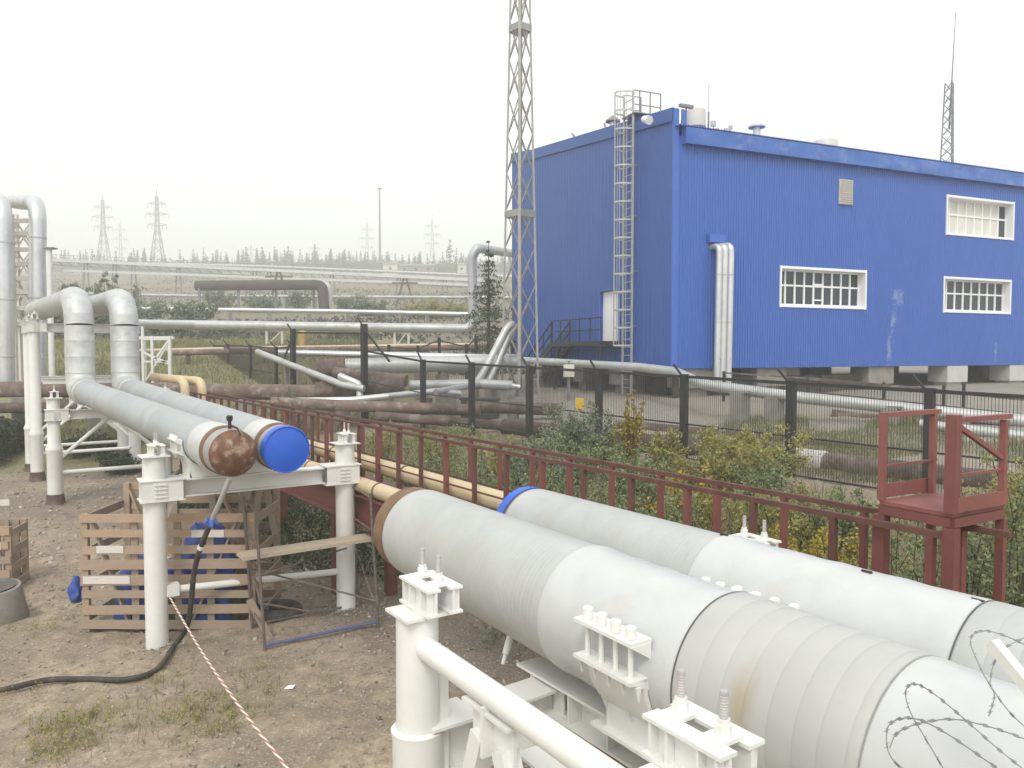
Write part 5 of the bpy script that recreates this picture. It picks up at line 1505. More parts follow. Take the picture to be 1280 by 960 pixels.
# second gallery further up and a few silver lines
pipe('high thin pipe line along the tree edge', [P(60, 327, 260), P(330, 333, 250), P(640, 346, 235)], 0.45, 'aluminium_dull', rad=5, supports=[(k, 0.3) for k in np.linspace(0.03, 0.97, 14)], smat='pylon_steel')
pipe('low pale pipe line halfway up the slope', [P(60, 366, 112), P(240, 370, 110), P(640, 372, 104)], 0.2, 'aluminium_dull', rad=5, supports=[(k, 0.25) for k in np.linspace(0.03, 0.97, 16)], smat='pylon_steel')

# ================================================================== FAR LEFT: tall bends and their rack
pipe('tall silver pipe bend cut by the left picture edge', [P(8, 482, 30), P(4, 252, 30), P(-28, 246, 33)], 0.31, 'aluminium', rad=0.9, n=28, bands=2.2, band_mat='aluminium_dull')
pipe('tall silver pipe bend beside the white rack tower', [P(48, 486, 31), P(47, 254, 31), P(18, 252, 35)], 0.31, 'aluminium', rad=0.9, n=28, bands=2.4, band_mat='aluminium_dull')
rt = thing('rack_tower', 'cream white lattice rack tower between the tall silver bends at left', 'pipe rack', P(27, 470, 34).to_tuple())
cs = []
for (px, Y) in ((14, 33), (40, 33.5), (20, 36.5), (43, 37)):
    q = P(px, 268, Y); cs.append(q); g = hgt(q.x, q.y)
    mb = MB(); mb.bar(V((q.x, q.y, g - 0.2)), q, 0.16, 0.16, V((0, 1, 0))); mb.build('leg', 'cream', rt)
for yy in (276, 292, 312, 330, 348, 365, 385, 405):
    mb = MB()
    pz = [P(px, yy, Y) for (px, Y) in ((14, 33), (40, 33.5), (43, 37), (20, 36.5))]
    for k in range(4): mb.bar(pz[k], pz[(k + 1) % 4], 0.14, 0.18)
    mb.build('crossbar', 'cream', rt)
mb = MB()
ys = [276, 312, 348, 385, 420]
for ya, yb in zip(ys[:-1], ys[1:]):
    for (c0, c1) in (((14, 33), (40, 33.5)), ((20, 36.5), (43, 37)), ((40, 33.5), (43, 37))):
        mb.bar(P(c0[0], ya, c0[1]), P(c1[0], yb, c1[1]), 0.07, 0.07); mb.bar(P(c1[0], ya, c1[1]), P(c0[0], yb, c0[1]), 0.07, 0.07)
mb.build('lattice', 'cream', rt)
wc = thing('white_column', 'white column with a small dark cap beside the tall silver bend', 'column', P(60, 470, 30.5).to_tuple())
q = P(61, 312, 30.5); mb = MB(); mb.tube([V((q.x, q.y, hgt(q.x, q.y) - 0.1)), q], 0.11, 14); mb.build('shaft', 'white_paint', wc)
mb = MB(); mb.box(q + V((0.05, 0, 0.05)), (0.4, 0.35, 0.06)); mb.build('cap', 'dark_galv', wc)
wf = thing('white_braced_frame', 'white braced steel frame behind the pipe bends at left', 'steel frame', P(195, 460, 33).to_tuple())
for px in (178, 190, 212):
    q = P(px, 420 if px > 180 else 408, 33); mb = MB(); mb.bar(V((q.x, q.y, hgt(q.x, q.y) - 0.1)), q, 0.10, 0.10, V((0, 1, 0))); mb.build('leg', 'white_paint', wf)
for (a0, a1) in (((178, 424), (212, 424)), ((178, 440), (212, 455)), ((190, 455), (212, 424)), ((178, 452), (212, 452))):
    mb = MB(); mb.bar(P(a0[0], a0[1], 33), P(a1[0], a1[1], 33), 0.08, 0.08); mb.build('brace', 'white_paint', wf)
pipe('white pipe joining the bends to the field pipe at left', [P(160, 404, 40), P(240, 406, 48)], 0.2, 'white_sleeve')

# ================================================================== SLATTED CRATE AND WHAT LIES IN IT
def crate(label, o, ex, W, D, Hf, Hb, nsl, right=True):
    ey = V((-ex.y, ex.x, 0))
    g = hgt(o.x, o.y) - 0.03
    t = thing('slatted_crate', label, 'crate', (o.x, o.y, g))
    def q(x, y, z): return V((o.x, o.y, g)) + ex * x + ey * y + V((0, 0, z))
    def part(nm, c, s, mat, rot=0.0):
        mb = MB()
        e1, e3 = ex, V((0, 0, 1))
        if rot:
            e1 = (ex * math.cos(rot) + V((0, 0, 1)) * math.sin(rot)); e3 = (V((0, 0, 1)) * math.cos(rot) - ex * math.sin(rot))
        mb.box(q(*c), s, e1, ey, e3); return mb.build(nm, mat, t)
    # corner posts and battens
    for (x, y, h) in ((0.04, 0.04, Hf), (W - 0.04, 0.04, Hf), (0.04, D - 0.04, Hb), (W - 0.04, D - 0.04, Hb)):
        part('corner_post', (x, y, h / 2), (0.09, 0.07, h), 'wood')
    for x in (0.30, 0.55, 0.74):
        part('batten', (W * x, 0.05, Hf / 2), (0.10, 0.03, Hf - 0.02), 'wood_grey')
        part('batten', (W * x + 0.05, D - 0.05, Hb / 2), (0.10, 0.03, Hb - 0.02), 'wood_grey')
    for k in range(nsl):
        z = 0.10 + (Hf - 0.16) * k / (nsl - 1)
        m_ = 'wood' if k > 3 else ('wood_grey' if k in (0, 2) else 'wood')
        part('slat', (W * 0.5 + random.uniform(-0.015, 0.015), -0.012 - 0.002 * (k % 2), z + random.uniform(-0.012, 0.012)), (W + random.uniform(-0.06, 0.08), 0.024, random.uniform(0.105, 0.15)), m_, random.uniform(-0.010, 0.012))
    # whitewashed patches are short white boards nailed over
    part('patch_board', (0.42, -0.032, 0.10 + (Hf - 0.16) * 5 / (nsl - 1)), (0.38, 0.014, 0.105), 'wood_white')
    part('patch_board', (0.36, -0.032, 0.10 + (Hf - 0.16) * 3 / (nsl - 1)), (0.66, 0.014, 0.110), 'wood_white')
    part('patch_board', (W * 0.74, -0.032, 0.10 + (Hf - 0.16) * 6 / (nsl - 1)), (0.46, 0.014, 0.10), 'wood_white')
    for k in range(nsl + 1):
        z = 0.12 + (Hb - 0.17) * k / nsl
        if k in (1, 3): continue
        part('slat', (W * 0.5, D - 0.022 + 0.024, z), (W, 0.024, 0.12), 'wood')
    for k in range(4):
        z = 0.15 + (Hf - 0.25) * k / 3
        for x in (0.0, W):
            mb = MB(); mb.box(q(x + (-0.016 if x == 0 else 0.016), D / 2, z), (0.024, D - 0.16, 0.12), ex, ey); mb.build('slat', 'wood_grey', t)
    for (x0, x1) in ((0.12, 0.62), (W * 0.62, W - 0.25)):
        mb = MB(); mb.bar(q(x0, 0.09, Hf - 0.1) if x0 < 1 else q(x1, 0.09, Hf - 0.1), q(x1, 0.09, 0.08) if x0 < 1 else q(x0, 0.09, 0.08), 0.03, 0.10, ey); mb.build('diagonal', 'wood_grey', t)
        mb = MB(); mb.bar(q(x0, D - 0.09, Hb - 0.1), q(x1, D - 0.09, 0.4), 0.03, 0.10, ey); mb.build('diagonal', 'wood', t)
    mb = MB(); mb.box(q(W / 2, D / 2, 0.05), (W - 0.1, D - 0.12, 0.03), ex, ey); mb.build('floor', 'wood_grey', t)
    return t, q
ex = V((0.995, 0.02, 0)).normalized()
ct, cq = crate('large wooden slatted crate with blue wrapping inside, behind the white post', V((-6.14, 10.86, 0)), ex, 2.44, 1.35, 1.70, 1.92, 8)
# leaning boards at the crate's right rear
lb = thing('leaning_boards', 'bundle of grey boards leaning up under the rusty domed cap', 'boards', cq(2.2, 1.0, 0).to_tuple())
for (x0, x1, yy) in ((1.72, 2.12, 1.05), (1.95, 2.20, 1.10), (2.12, 2.24, 0.98), (2.50, 2.28, 1.02)):
    mb = MB(); mb.bar(cq(x0, yy, 0.9), cq(x1, yy + 0.05, 2.05), 0.10, 0.03, V((0, 1, 0))); mb.build('board', 'wood_grey', lb)
def crumple(name, label, c, rad, hgt_, mat, seed, amp=0.22, full=False):
    mb = MB(); n, m_ = 26, 16
    vs_ = []
    for j in range(m_ + 1):
        a = math.pi / 2 * j / m_ if not full else -math.pi / 2 + math.pi * j / m_
        for i in range(n):
            b = 2 * math.pi * i / n
            d = V((math.cos(b) * math.cos(a), math.sin(b) * math.cos(a), math.sin(a)))
            f = 1 + amp * mnoise.noise(d * 1.8 + V((seed, 0, 0))) + amp * 0.5 * abs(mnoise.noise(d * 5 + V((0, seed, 0))))
            vs_.append(V(c) + V((d.x * rad[0] * f, d.y * rad[1] * f, d.z * hgt_ * f)))
    fs = [(j * n + i, j * n + (i + 1) % n, (j + 1) * n + (i + 1) % n, (j + 1) * n + i) for j in range(m_) for i in range(n)]
    mb.add(vs_, fs)
    o = mb.build(name, mat, None, angle=50, base=c)
    return tag(o, label, name.replace('_', ' '))
crumple('blue_tarpaulin', 'crumpled blue tarpaulin heap in the left half of the crate', cq(0.75, 0.50, 0.07), (0.56, 0.34), 0.92, 'tarp_blue', 1.3)
crumple('blue_tarpaulin', 'tall crumpled blue tarpaulin heap in the right half of the crate', cq(1.60, 0.48, 0.07), (0.50, 0.34), 1.35, 'tarp_blue', 5.1)
crumple('dark_bag', 'dark grey sack in the right end of the crate', cq(2.1, 0.5, 0.07), (0.22, 0.30), 0.75, 'soot', 8.2)
crumple('dark_bag', 'dark grey sack between the blue heaps in the crate', cq(1.2, 0.45, 0.07), (0.25, 0.28), 0.42, 'soot', 3.2)
crumple('blue_bag', 'dusty blue bag hanging out at the left corner of the crate', cq(-0.13, 0.10, 0.58), (0.08, 0.12), 0.19, 'tarp_blue', 9.4, 0.5, True)
# crate and concrete ring cut by the left edge
t2_, cq2 = crate('tilted pale slatted crate cut by the left picture edge', onG(-55, 745), V((0.97, 0.2, 0)).normalized(), 0.82, 0.7, 1.12, 1.12, 5)
q = onG(-6, 772)
rg = thing('concrete_ring', 'grey concrete ring standing against the crate at the left edge', 'concrete ring', q.to_tuple())
mb = MB(); mb.lathe(q - V((0, 0, 0.06)), V((0.02, -0.1, 1)), [(0, 0.36), (0.0, 0.43), (0.02, 0.44), (0.52, 0.37), (0.54, 0.36), (0.54, 0.30), (0.05, 0.35)], 32, cap=False); mb.build('wall', 'concrete', rg)
mb = MB(); mb.lathe(q, V((0.02, -0.1, 1)), [(0.5, 0.31), (0.5, 0.05)], 24, cap=True); mb.build('lid', 'concrete', rg)

# ================================================================== SCAFFOLD TRESTLE
fl0, bl0, fr0, br0 = V((-3.31, 10.15, 0)), V((-3.71, 10.84, 0)), V((-1.95, 11.06, 0)), V((-2.39, 11.8, 0))
sc = thing('scaffold_trestle', 'rusty tubular scaffold trestle with one plank beside the crate', 'scaffold', fl0.to_tuple())
lean = V((-0.10, 0, 0)); HT = 1.93
for q in (fl0, bl0, fr0, br0):
    g = hgt(q.x, q.y)
    mb = MB(); mb.tube([q + V((0, 0, g - 0.05)), q + lean + V((0, 0, HT))], 0.022, 8); mb.build('leg', 'scaffold_steel', sc)
def sp_(q, z): return q + lean * (z / HT) + V((0, 0, z))
for (a, b) in ((fl0, bl0), (fr0, br0)):
    for (za, zb) in ((HT - 0.06, HT - 0.02), (HT - 0.55, HT - 0.5), (1.13, 1.13), (0.35, 0.30)):
        mb = MB(); mb.tube([sp_(a, za), sp_(b, zb)], 0.016, 7); mb.build('rung', 'scaffold_steel', sc)
mb = MB(); mb.tube([sp_(bl0, 0.08), sp_(br0, 0.06)], 0.017, 7); mb.build('base_bar', 'scaffold_steel', sc)
mb = MB(); mb.tube([sp_(fl0, 0.05), sp_(fr0, 0.05)], 0.024, 8); mb.build('base_bar', 'blue_wrap', sc)
for (a, za, b, zb) in ((fl0, 1.0, br0, 0.98), (bl0, 0.9, fr0, 0.35), (fl0, 0.55, bl0, 1.1), (fr0, 1.1, br0, 0.2), (fr0, 0.2, br0, 1.0), (bl0, 1.0, br0, 1.05)):
    mb = MB(); mb.tube([sp_(a, za), sp_(b, zb)], 0.014, 7); mb.build('brace', 'scaffold_steel', sc)
mb = MB(); mb.tube([sp_(fl0, 0.62), sp_(fl0, 0.6).lerp(sp_(fr0, 0.06), 0.38)], 0.014, 7); mb.build('brace', 'scaffold_steel', sc)
a = sp_(fl0, 1.20).lerp(sp_(bl0, 1.20), 0.45); b = sp_(fr0, 1.20).lerp(sp_(br0, 1.20), 0.45); dd = (b - a).normalized()
mb = MB(); mb.bar(a - dd * 0.18, b + dd * 0.16, 0.34, 0.05)
tag(mb.build('scaffold_plank', 'plank', None, base=a), 'pale wooden plank laid across the scaffold trestle', 'plank')
# tyre and a board behind the scaffold
q = onG(347, 772)
ty = thing('old_tyre', 'old black tyre lying on the ground behind the scaffold', 'tyre', q.to_tuple())
mb = MB(); pts = [q + V((math.cos(k * math.tau / 24) * 0.27, math.sin(k * math.tau / 24) * 0.27, 0.09)) for k in range(24)]
mb.tube(pts, 0.105, 12, closed=True); mb.build('tread', 'rubber', ty)
mb = MB(); mb.lathe(q + V((0, 0, 0.05)), V((0, 0, 1)), [(0, 0.19), (0.02, 0.19)], 20); mb.build('rim', 'soot', ty)
mb = MB(); mb.bar(cq(2.42, -0.15, 0.50), cq(2.78, -0.42, 0.04), 0.10, 0.03)
tag(mb.build('short_board', 'wood_grey', None, base=cq(2.6, -0.3, 0)), 'short brown board leaning between scaffold leg and tyre', 'board')

# ================================================================== HOSE AND ROPE
def catmull(pts, n=8):
    pts = [V(p) for p in pts]; out = []
    ext = [pts[0] * 2 - pts[1]] + pts + [pts[-1] * 2 - pts[-2]]
    for i in range(1, len(ext) - 2):
        p0, p1_, p2_, p3 = ext[i - 1:i + 3]
        for k in range(n):
            t = k / n
            out.append(0.5 * ((2 * p1_) + (p2_ - p0) * t + (2 * p0 - 5 * p1_ + 4 * p2_ - p3) * t * t + (3 * p1_ - p0 - 3 * p2_ + p3) * t ** 3))
    out.append(pts[-1]); return out
def og(px, py, dz): 
    p = onG(px, py); p.z += dz; return p
hose_pts = [P(287, 598, 9.38), P(276, 625, 9.42), P(262, 657, 9.5), P(249, 690, 9.65), P(242, 720, 9.8), P(239, 752, 9.9), P(233, 785, 9.95), og(219, 815, 0.10), og(196, 840, 0.035), og(160, 852, 0.03), og(110, 852, 0.03), og(60, 853, 0.03), og(10, 864, 0.03), og(-60, 880, 0.03)]
hp = catmull(hose_pts, 8)
hs_ = thing('black_hose', 'black rubber hose hanging from the domed cap and trailing over the ground', 'hose', og(219, 815, 0).to_tuple())
mb = MB(); mb.tube(hp[16:], 0.034, 12); mb.build('hose', 'rubber', hs_)
mb = MB(); mb.tube(hp[:17], 0.032, 10); mb.build('steel_spout', 'bare_steel', hs_)
mb = MB(); mb.tube(hp[22:24], 0.041, 12); mb.build('clamp', 'white_paint', hs_)
mb = MB(); c = hp[15]
for k in range(5):
    a = k * 1.3; d = V((math.cos(a), math.sin(a), 0.3 * math.sin(a * 2)))
    mb.tube([c, c + d * 0.05 + V((0, 0, 0.02)), c + d * 0.09 + V((0, 0, -0.03))], [0.03, 0.035, 0.008], 8)
mb.lathe(c - V((0, 0, 0.06)), V((0.1, 0, 1)), [(0, 0.035), (0.03, 0.055), (0.08, 0.055), (0.12, 0.034)], 12)
mb.build('blue_rag', 'tarp_blue', hs_)
ra = p1 + fd * 0.2 + V((0, -0.1, 0.66)); rb = P(362, 964, 5.6); rcn = P(420, 1040, 4.9)
pts = [ra.lerp(rb, k / 24) + V((0, 0, -0.10 * math.sin(math.pi * k / 24))) for k in range(25)] + [rb.lerp(rcn, 0.5), rcn]
mb = MB(); mb.tube(pts, 0.0125, 8)
tag(mb.build('barrier_rope', 'rope', None, base=og(280, 860, 0)), 'red and white twisted barrier rope tied to the white post', 'rope')
mb = MB(); mb.tube([rcn + V((0, 0, 0.3)), V((rcn.x, rcn.y, -0.1))], 0.03, 10)
tag(mb.build('rope_stake', 'white_paint', None, base=(rcn.x, rcn.y, 0)), 'white stake holding the lower end of the barrier rope', 'stake')

# ================================================================== RAZOR WIRE, bottom right
rz = thing('razor_wire_coil', 'coil of razor wire looping over the near pipe at bottom right', 'razor wire', P(1300, 1000, 1.6).to_tuple())
def wire_loop(pts, r=0.0014, barb=0.036):
    pts = catmull(pts, 10)
    mb = MB(); mb.tube(pts, r, 6); mb.build('wire', 'dark_galv', rz)
    bb = MB(); acc = 0
    for a, b in zip(pts[:-1], pts[1:]):
        acc += (b - a).length
        if acc > barb:
            acc = 0; t, s, u = frame(b - a)
            bb.bar(a - t * 0.005, a + t * 0.005, 0.007, 0.002, s + u * 0.4)
            bb.plate([a + t * 0.004, a + t * 0.008 + s * 0.006, a + t * 0.006 - u * 0.002], 0.0012)
            bb.plate([a - t * 0.004, a - t * 0.008 - s * 0.006, a - t * 0.006 + u * 0.002], 0.0012)
    bb.build('barbs', 'dark_galv', rz)['kind'] = 'stuff'
def circle(c, e1, e2, r_, t0, t1, n=26, drift=V((0, 0, 0))):
    return [c + (e1 * math.cos(t0 + (t1 - t0) * k / n) + e2 * math.sin(t0 + (t1 - t0) * k / n)) * r_ + drift * (k / n) for k in range(n + 1)]
E1 = V((0.84, -0.05, -0.54)).normalized(); E2 = V((0.10, 0.95, 0.30)).normalized()
wire_loop([P(1170, 985, 1.45), P(1118, 952, 1.5), P(1108, 920, 1.55), P(1116, 902, 1.6), P(1142, 898, 1.65), P(1175, 912, 1.65), P(1222, 943, 1.62), P(1262, 972, 1.6)])
wire_loop([P(1112, 935, 1.62), P(1122, 916, 1.64), P(1150, 904, 1.68), P(1190, 899, 1.7), P(1228, 906, 1.7), P(1266, 918, 1.7), P(1310, 936, 1.68)])
wire_loop([P(1185, 970, 1.5), P(1158, 925, 1.55), P(1138, 890, 1.6), P(1132, 866, 1.65), P(1140, 855, 1.7), P(1160, 862, 1.74), P(1200, 894, 1.75), P(1245, 934, 1.72), P(1290, 970, 1.7)])
wire_loop([P(1300, 925, 1.7), P(1262, 890, 1.74), P(1235, 852, 1.8), P(1222, 827, 1.84), P(1213, 803, 1.9), P(1219, 791, 1.95), P(1236, 789, 2.0), P(1262, 797, 2.0), P(1300, 815, 1.98)])
wire_loop([P(1236, 895, 1.75), P(1243, 870, 1.85), P(1238, 850, 1.9), P(1250, 815, 1.95), P(1290, 792, 2.0)])
fa = thing('wire_arm', 'white angled steel arm holding the razor wire at right', 'fence arm', P(1330, 920, 1.6).to_tuple())
mb = MB(); mb.bar(P(1240, 803, 1.95), P(1345, 930, 1.75), 0.028, 0.028); mb.build('arm', 'white_paint', fa)
q = P(1345, 930, 1.75); mb = MB(); mb.bar(q, V((q.x, q.y, -0.1)), 0.05, 0.05, PD); mb.build('post', 'white_paint', fa)

# ================================================================== VEGETATION
def bush(label, base, h, w, nstem, nleaf, leaf, mat, name='bush', cat='bush', group=None, stemr=0.012, low=0.15, droop=0.0):
    base = V(base)
    t = thing(name, label, cat, base.to_tuple(), group)
    mb = MB(); pts = []
    per = max(1, nleaf // nstem)
    for s in range(nstem):
        a = random.uniform(0, math.tau); rr = w * 0.5 * math.sqrt(random.random()); hh = h * random.uniform(0.55, 1.0) * (1 - 0.35 * (rr / (w * 0.5)) ** 2)
        p0 = base + V((math.cos(a) * rr * 0.25, math.sin(a) * rr * 0.25, -0.05))
        p2_ = base + V((math.cos(a) * rr, math.sin(a) * rr, hh)); p1_ = p0.lerp(p2_, 0.5) + V((random.uniform(-.08, .08) * w, random.uniform(-.08, .08) * w, 0.08 * h))
        path = catmull([p0, p1_, p2_], 4)
        mb.tube(path, [stemr * (1 - 0.75 * k / (len(path) - 1)) for k in range(len(path))], 5)
        # side twigs carry leaf clumps
        ntw = 7
        for k in range(ntw):
            f = low + (1 - low) * (k + random.random()) / ntw
            q = path[min(len(path) - 1, int(f * (len(path) - 1)))]
            tl = w * random.uniform(0.10, 0.24) * (1.15 - f * 0.7)
            b = random.uniform(0, math.tau); tip = q + V((math.cos(b) * tl, math.sin(b) * tl, tl * random.uniform(0.1, 0.8) - droop * tl))
            mb.tube([q, tip], [stemr * 0.4, stemr * 0.15], 4, cap=False)
            m_ = per // ntw
            u = np.random.rand(m_, 1)
            L = np.array(q) * (1 - u) + np.array(tip) * u + np.random.normal(scale=tl * 0.28, size=(m_, 3))
            pts.append(L)
    mb.build('stems', 'bark', t)
    pts = np.concatenate(pts)
    g = np.array([hgt(p[0], p[1]) for p in pts]); pts[:, 2] = np.maximum(pts[:, 2], g + 0.03)
    leaf_mesh('foliage', pts, leaf, mat, t, aspect=0.6)
    return t
def B(px, Y, ytop, w, mat, label, nl=1500, leaf=0.055, ns=9, name='bush', cat='bush', **kw):
    x = (px - CX) / FPX * Y; g = hgt(x, Y); h = (P(px, ytop, Y).z - g) * (1.22 if Y < 20 else 1.05)
    k = 3.4 if Y < 30 else 3.0
    return bush(label, (x, Y, g), max(0.3, h), w * (1.25 if Y < 20 else 1.0), int(ns * 1.8), int(nl * k * 0.85), leaf * (1.12 if Y < 30 else 1.0), mat, name, cat, **kw)
GB = 'bushes along the black fence'
B(622, 17.8, 538, 1.2, 'leaf_olive', 'small yellow-green bush left of the green birch', 900, group=GB)
B(728, 18.6, 500, 1.7, 'leaf_grey', 'tall silvery green birch bush in front of the middle fence posts', 2600, group=GB)
B(700, 16.4, 548, 1.7, 'leaf_green', 'low green bush spreading before the silvery birch', 2000, group=GB)
B(789, 18.0, 497, 0.75, 'leaf_yellow', 'bright yellow birch sapling before the black fence', 1500, group=GB)
B(762, 17.6, 545, 1.1, 'leaf_green', 'green bush at the foot of the yellow sapling', 1300, group=GB)
B(833, 16.8, 535, 0.9, 'leaf_olive', 'thin yellow-green sapling left of the black post with a gap', 1100, group=GB)
B(935, 14.6, 522, 1.8, 'leaf_olive', 'big yellow-green bush between two black posts right of centre', 2800, group=GB)
B(968, 12.6, 572, 1.4, 'leaf_green', 'green bush at the foot of the tall black post', 1600, group=GB)
B(905, 11.6, 625, 1.3, 'leaf_olive', 'olive bush seen between the railing posts right of centre', 1500, leaf=0.05, group=GB)
B(840, 11.4, 610, 1.2, 'leaf_green', 'green bush seen between the railing posts at centre', 1500, leaf=0.05, group=GB)
B(755, 12.6, 592, 1.3, 'leaf_green', 'green bush behind the railings near the blue-rimmed pipe end', 1500, leaf=0.05, group=GB)
B(660, 13.6, 572, 1.5, 'leaf_green', 'green bush behind the railings beside the beige pipe', 1600, leaf=0.05, group=GB)
B(1020, 9.8, 645, 1.2, 'leaf_yellow', 'yellowing bush behind the railings left of the red platform', 1500, leaf=0.045, group=GB)
B(1085, 8.6, 665, 1.0, 'leaf_olive', 'olive bush close to the left legs of the red platform', 1300, leaf=0.04, group=GB)
B(1152, 7.6, 640, 0.8, 'leaf_green', 'green bush seen under the deck of the red platform', 1500, leaf=0.04, group=GB)
B(1215, 8.4, 645, 1.1, 'leaf_green', 'green bush between the right legs of the red platform', 1600, leaf=0.04, group=GB)
B(1270, 8.2, 600, 1.2, 'leaf_green', 'green bush at the right picture edge below the fence', 1800, leaf=0.04, group=GB)
B(1262, 10.8, 560, 1.2, 'leaf_olive', 'olive bush behind the right rail of the red platform', 1500, leaf=0.045, group=GB)
B(480, 21.5, 520, 1.4, 'leaf_olive', 'dry olive weeds behind the railing near the tall gate post', 900, leaf=0.05, group=GB)
B(545, 20.5, 528, 1.5, 'leaf_olive', 'dry olive weeds below the fence left of the small yellow-green bush', 900, leaf=0.05, group=GB)
B(364, 27.2, 462, 1.5, 'leaf_grey', 'pale sapling in front of the gate on the brown pipe', 700, leaf=0.06, group=GB)
B(560, 17.0, 560, 1.4, 'leaf_green', 'dark low bush behind the railing left of centre', 1200, leaf=0.05, group=GB)
B(670, 15.2, 545, 1.4, 'leaf_grey', 'silvery green bush between the small yellow-green bush and the birch', 1600, group=GB)
B(800, 14.4, 565, 1.5, 'leaf_green', 'green bush below the bright yellow sapling, behind the railing', 1800, group=GB)
B(880, 15.6, 552, 1.3, 'leaf_olive', 'olive bush just left of the big yellow-green bush', 1500, group=GB)
B(870, 12.6, 590, 1.3, 'leaf_yellow', 'yellow-tinged bush in front of the black post with a gap', 1300, group=GB)
B(1000, 11.2, 605, 1.2, 'leaf_olive', 'olive bush right of the tall black post', 1500, leaf=0.05, group=GB)
B(610, 15.0, 560, 1.4, 'leaf_green', 'green bush behind the railing at the beige pipe end', 1400, group=GB)
B(510, 17.5, 553, 1.5, 'leaf_green', 'low green bush behind the railing near the beige pipe', 1200, group=GB)
B(1060, 10.6, 612, 1.0, 'leaf_green', 'green bush in front of the pale pipe wrap', 1300, leaf=0.05, group=GB)
GL = 'dark bushes at the left edge'
B(14, 27.5, 515, 2.6, 'leaf_dark', 'dark green bush at the left edge behind the trestle posts', 3200, leaf=0.09, group=GL)
B(-25, 26, 508, 2.6, 'leaf_dark', 'dark green bush cut by the left picture edge', 2500, leaf=0.09, group=GL)
B(118, 27.5, 548, 2.8, 'leaf_dark', 'dark low bush seen under the inverted V brace', 2000, leaf=0.09, group=GL)
B(150, 25.0, 560, 1.8, 'leaf_dark', 'dark low bush beside the right trestle leg', 1300, leaf=0.08, group=GL)
B(235, 22.0, 590, 1.8, 'leaf_dark', 'dark low bush in the shade behind the beam', 1300, leaf=0.07, group=GL)

GH = 'grey-green trees on the slope'
slope = [(86, 62, 338, 4.0, 'grey-green leafy tree right of the white column'), (136, 68, 334, 3.0, 'narrow darker leafy tree between the two pylons at left'), (112, 60, 362, 4.5, 'low leafy tree under the gallery at left'),
         (240, 66, 370, 4.5, 'leafy willow below the left end of the brown portal pipe'), (288, 60, 398, 3.0, 'small shrub above the field pipe'), (180, 75, 372, 5.0, 'broad leafy shrub left of the willow'), (210, 58, 400, 4.0, 'low shrub behind the white braced frame'),
         (330, 100, 368, 6.0, 'shrub under the brown portal pipe'), (440, 100, 368, 7.0, 'shrub right of the silver drop bend'), (462, 90, 374, 5.0, 'low shrub left of the gallery trestle'), (540, 85, 378, 7.0, 'yellowish shrub near the tall silver riser'), (570, 88, 381, 5.0, 'low yellowish shrub beside the riser'),
         (60, 56, 372, 4.0, 'shrub behind the upper pipe bends'), (160, 90, 352, 6.0, 'hazy tree between bends and willow'), (276, 105, 360, 6.0, 'hazy shrub behind the portal posts'), (375, 108, 362, 6.0, 'hazy shrub at the portal bend')]
for (px, Y, yt, w, lab) in slope:
    B(px, Y, yt, w, 'leaf_grey' if 'yellow' not in lab else 'leaf_olive', lab, 900, leaf=0.22 + Y * 0.0012, ns=8, name='slope_tree' if 'tree' in lab or 'willow' in lab else 'slope_shrub', cat='tree' if 'tree' in lab or 'willow' in lab else 'shrub', group=GH, stemr=0.05)

# conifers -----------------------------------------------------------
def conifer_proto(h, w, levels, per, needle, sparse, seed, dens):
    random.seed(seed)
    t = thing('spruce_tree', 'p', 'tree', (0, 0, 0))
    mb = MB(); mb.tube([V((0, 0, -0.4)), V((0, 0, h * 0.5)), V((0, 0, h))], [h * 0.018, h * 0.011, h * 0.002], 7); mb.build('trunk', 'bark', t)
    pts = []
    for l in range(levels):
        f = l / (levels - 1); z = h * (0.10 + 0.88 * f) + random.uniform(-.02, .02) * h
        L = w * 0.5 * (1 - f) ** 1.05 * random.uniform(0.6, 1.1) + 0.03 * w
        a0 = random.uniform(0, math.tau)
        for k in range(per):
            if random.random() < sparse: continue
            a = a0 + math.tau * k / per + random.uniform(-.3, .3); LL = L * random.uniform(0.55, 1.15)
            m_ = max(3, int(dens * LL / (w * 0.5)))
            u = np.random.rand(m_, 1) ** 0.8
            dirv = np.array([[math.cos(a), math.sin(a), -0.25]])
            p_ = np.array([[0, 0, z]]) + dirv * u * LL + np.random.normal(scale=1.0, size=(m_, 3)) * np.array([[0.05, 0.05, 0.025]]) * w * (1.15 - f)
            pts.append(p_)
    leaf_mesh('crown', np.concatenate(pts), needle, 'needle', t, aspect=0.35)
    return t
protos = [conifer_proto(5.0, 2.2 + 0.3 * k, 12 + k, 6, 0.42, 0.06 + 0.04 * k, 40 + k, 18) for k in range(5)]
random.seed(11)
spots = []
for i in range(230):
    px = random.uniform(60, 640); Y = random.uniform(345, 430)
    edge = 1.0
    spots.append((px, Y, random.uniform(1.1, 2.2)))
for (px, s_) in ((257, 1.5), (268, 1.2), (300, 1.5), (310, 1.8), (330, 1.5), (345, 1.4), (362, 1.5), (395, 1.5), (415, 1.4), (432, 1.3), (447, 1.2), (486, 1.3), (512, 1.1), (525, 1.2), (563, 1.9), (571, 1.6), (108, 0.9), (126, 1.5), (148, 1.2), (192, 1.2), (210, 0.9), (232, 1.0)):
    spots.append((px, 360 + random.uniform(-15, 15), s_ * 1.5))
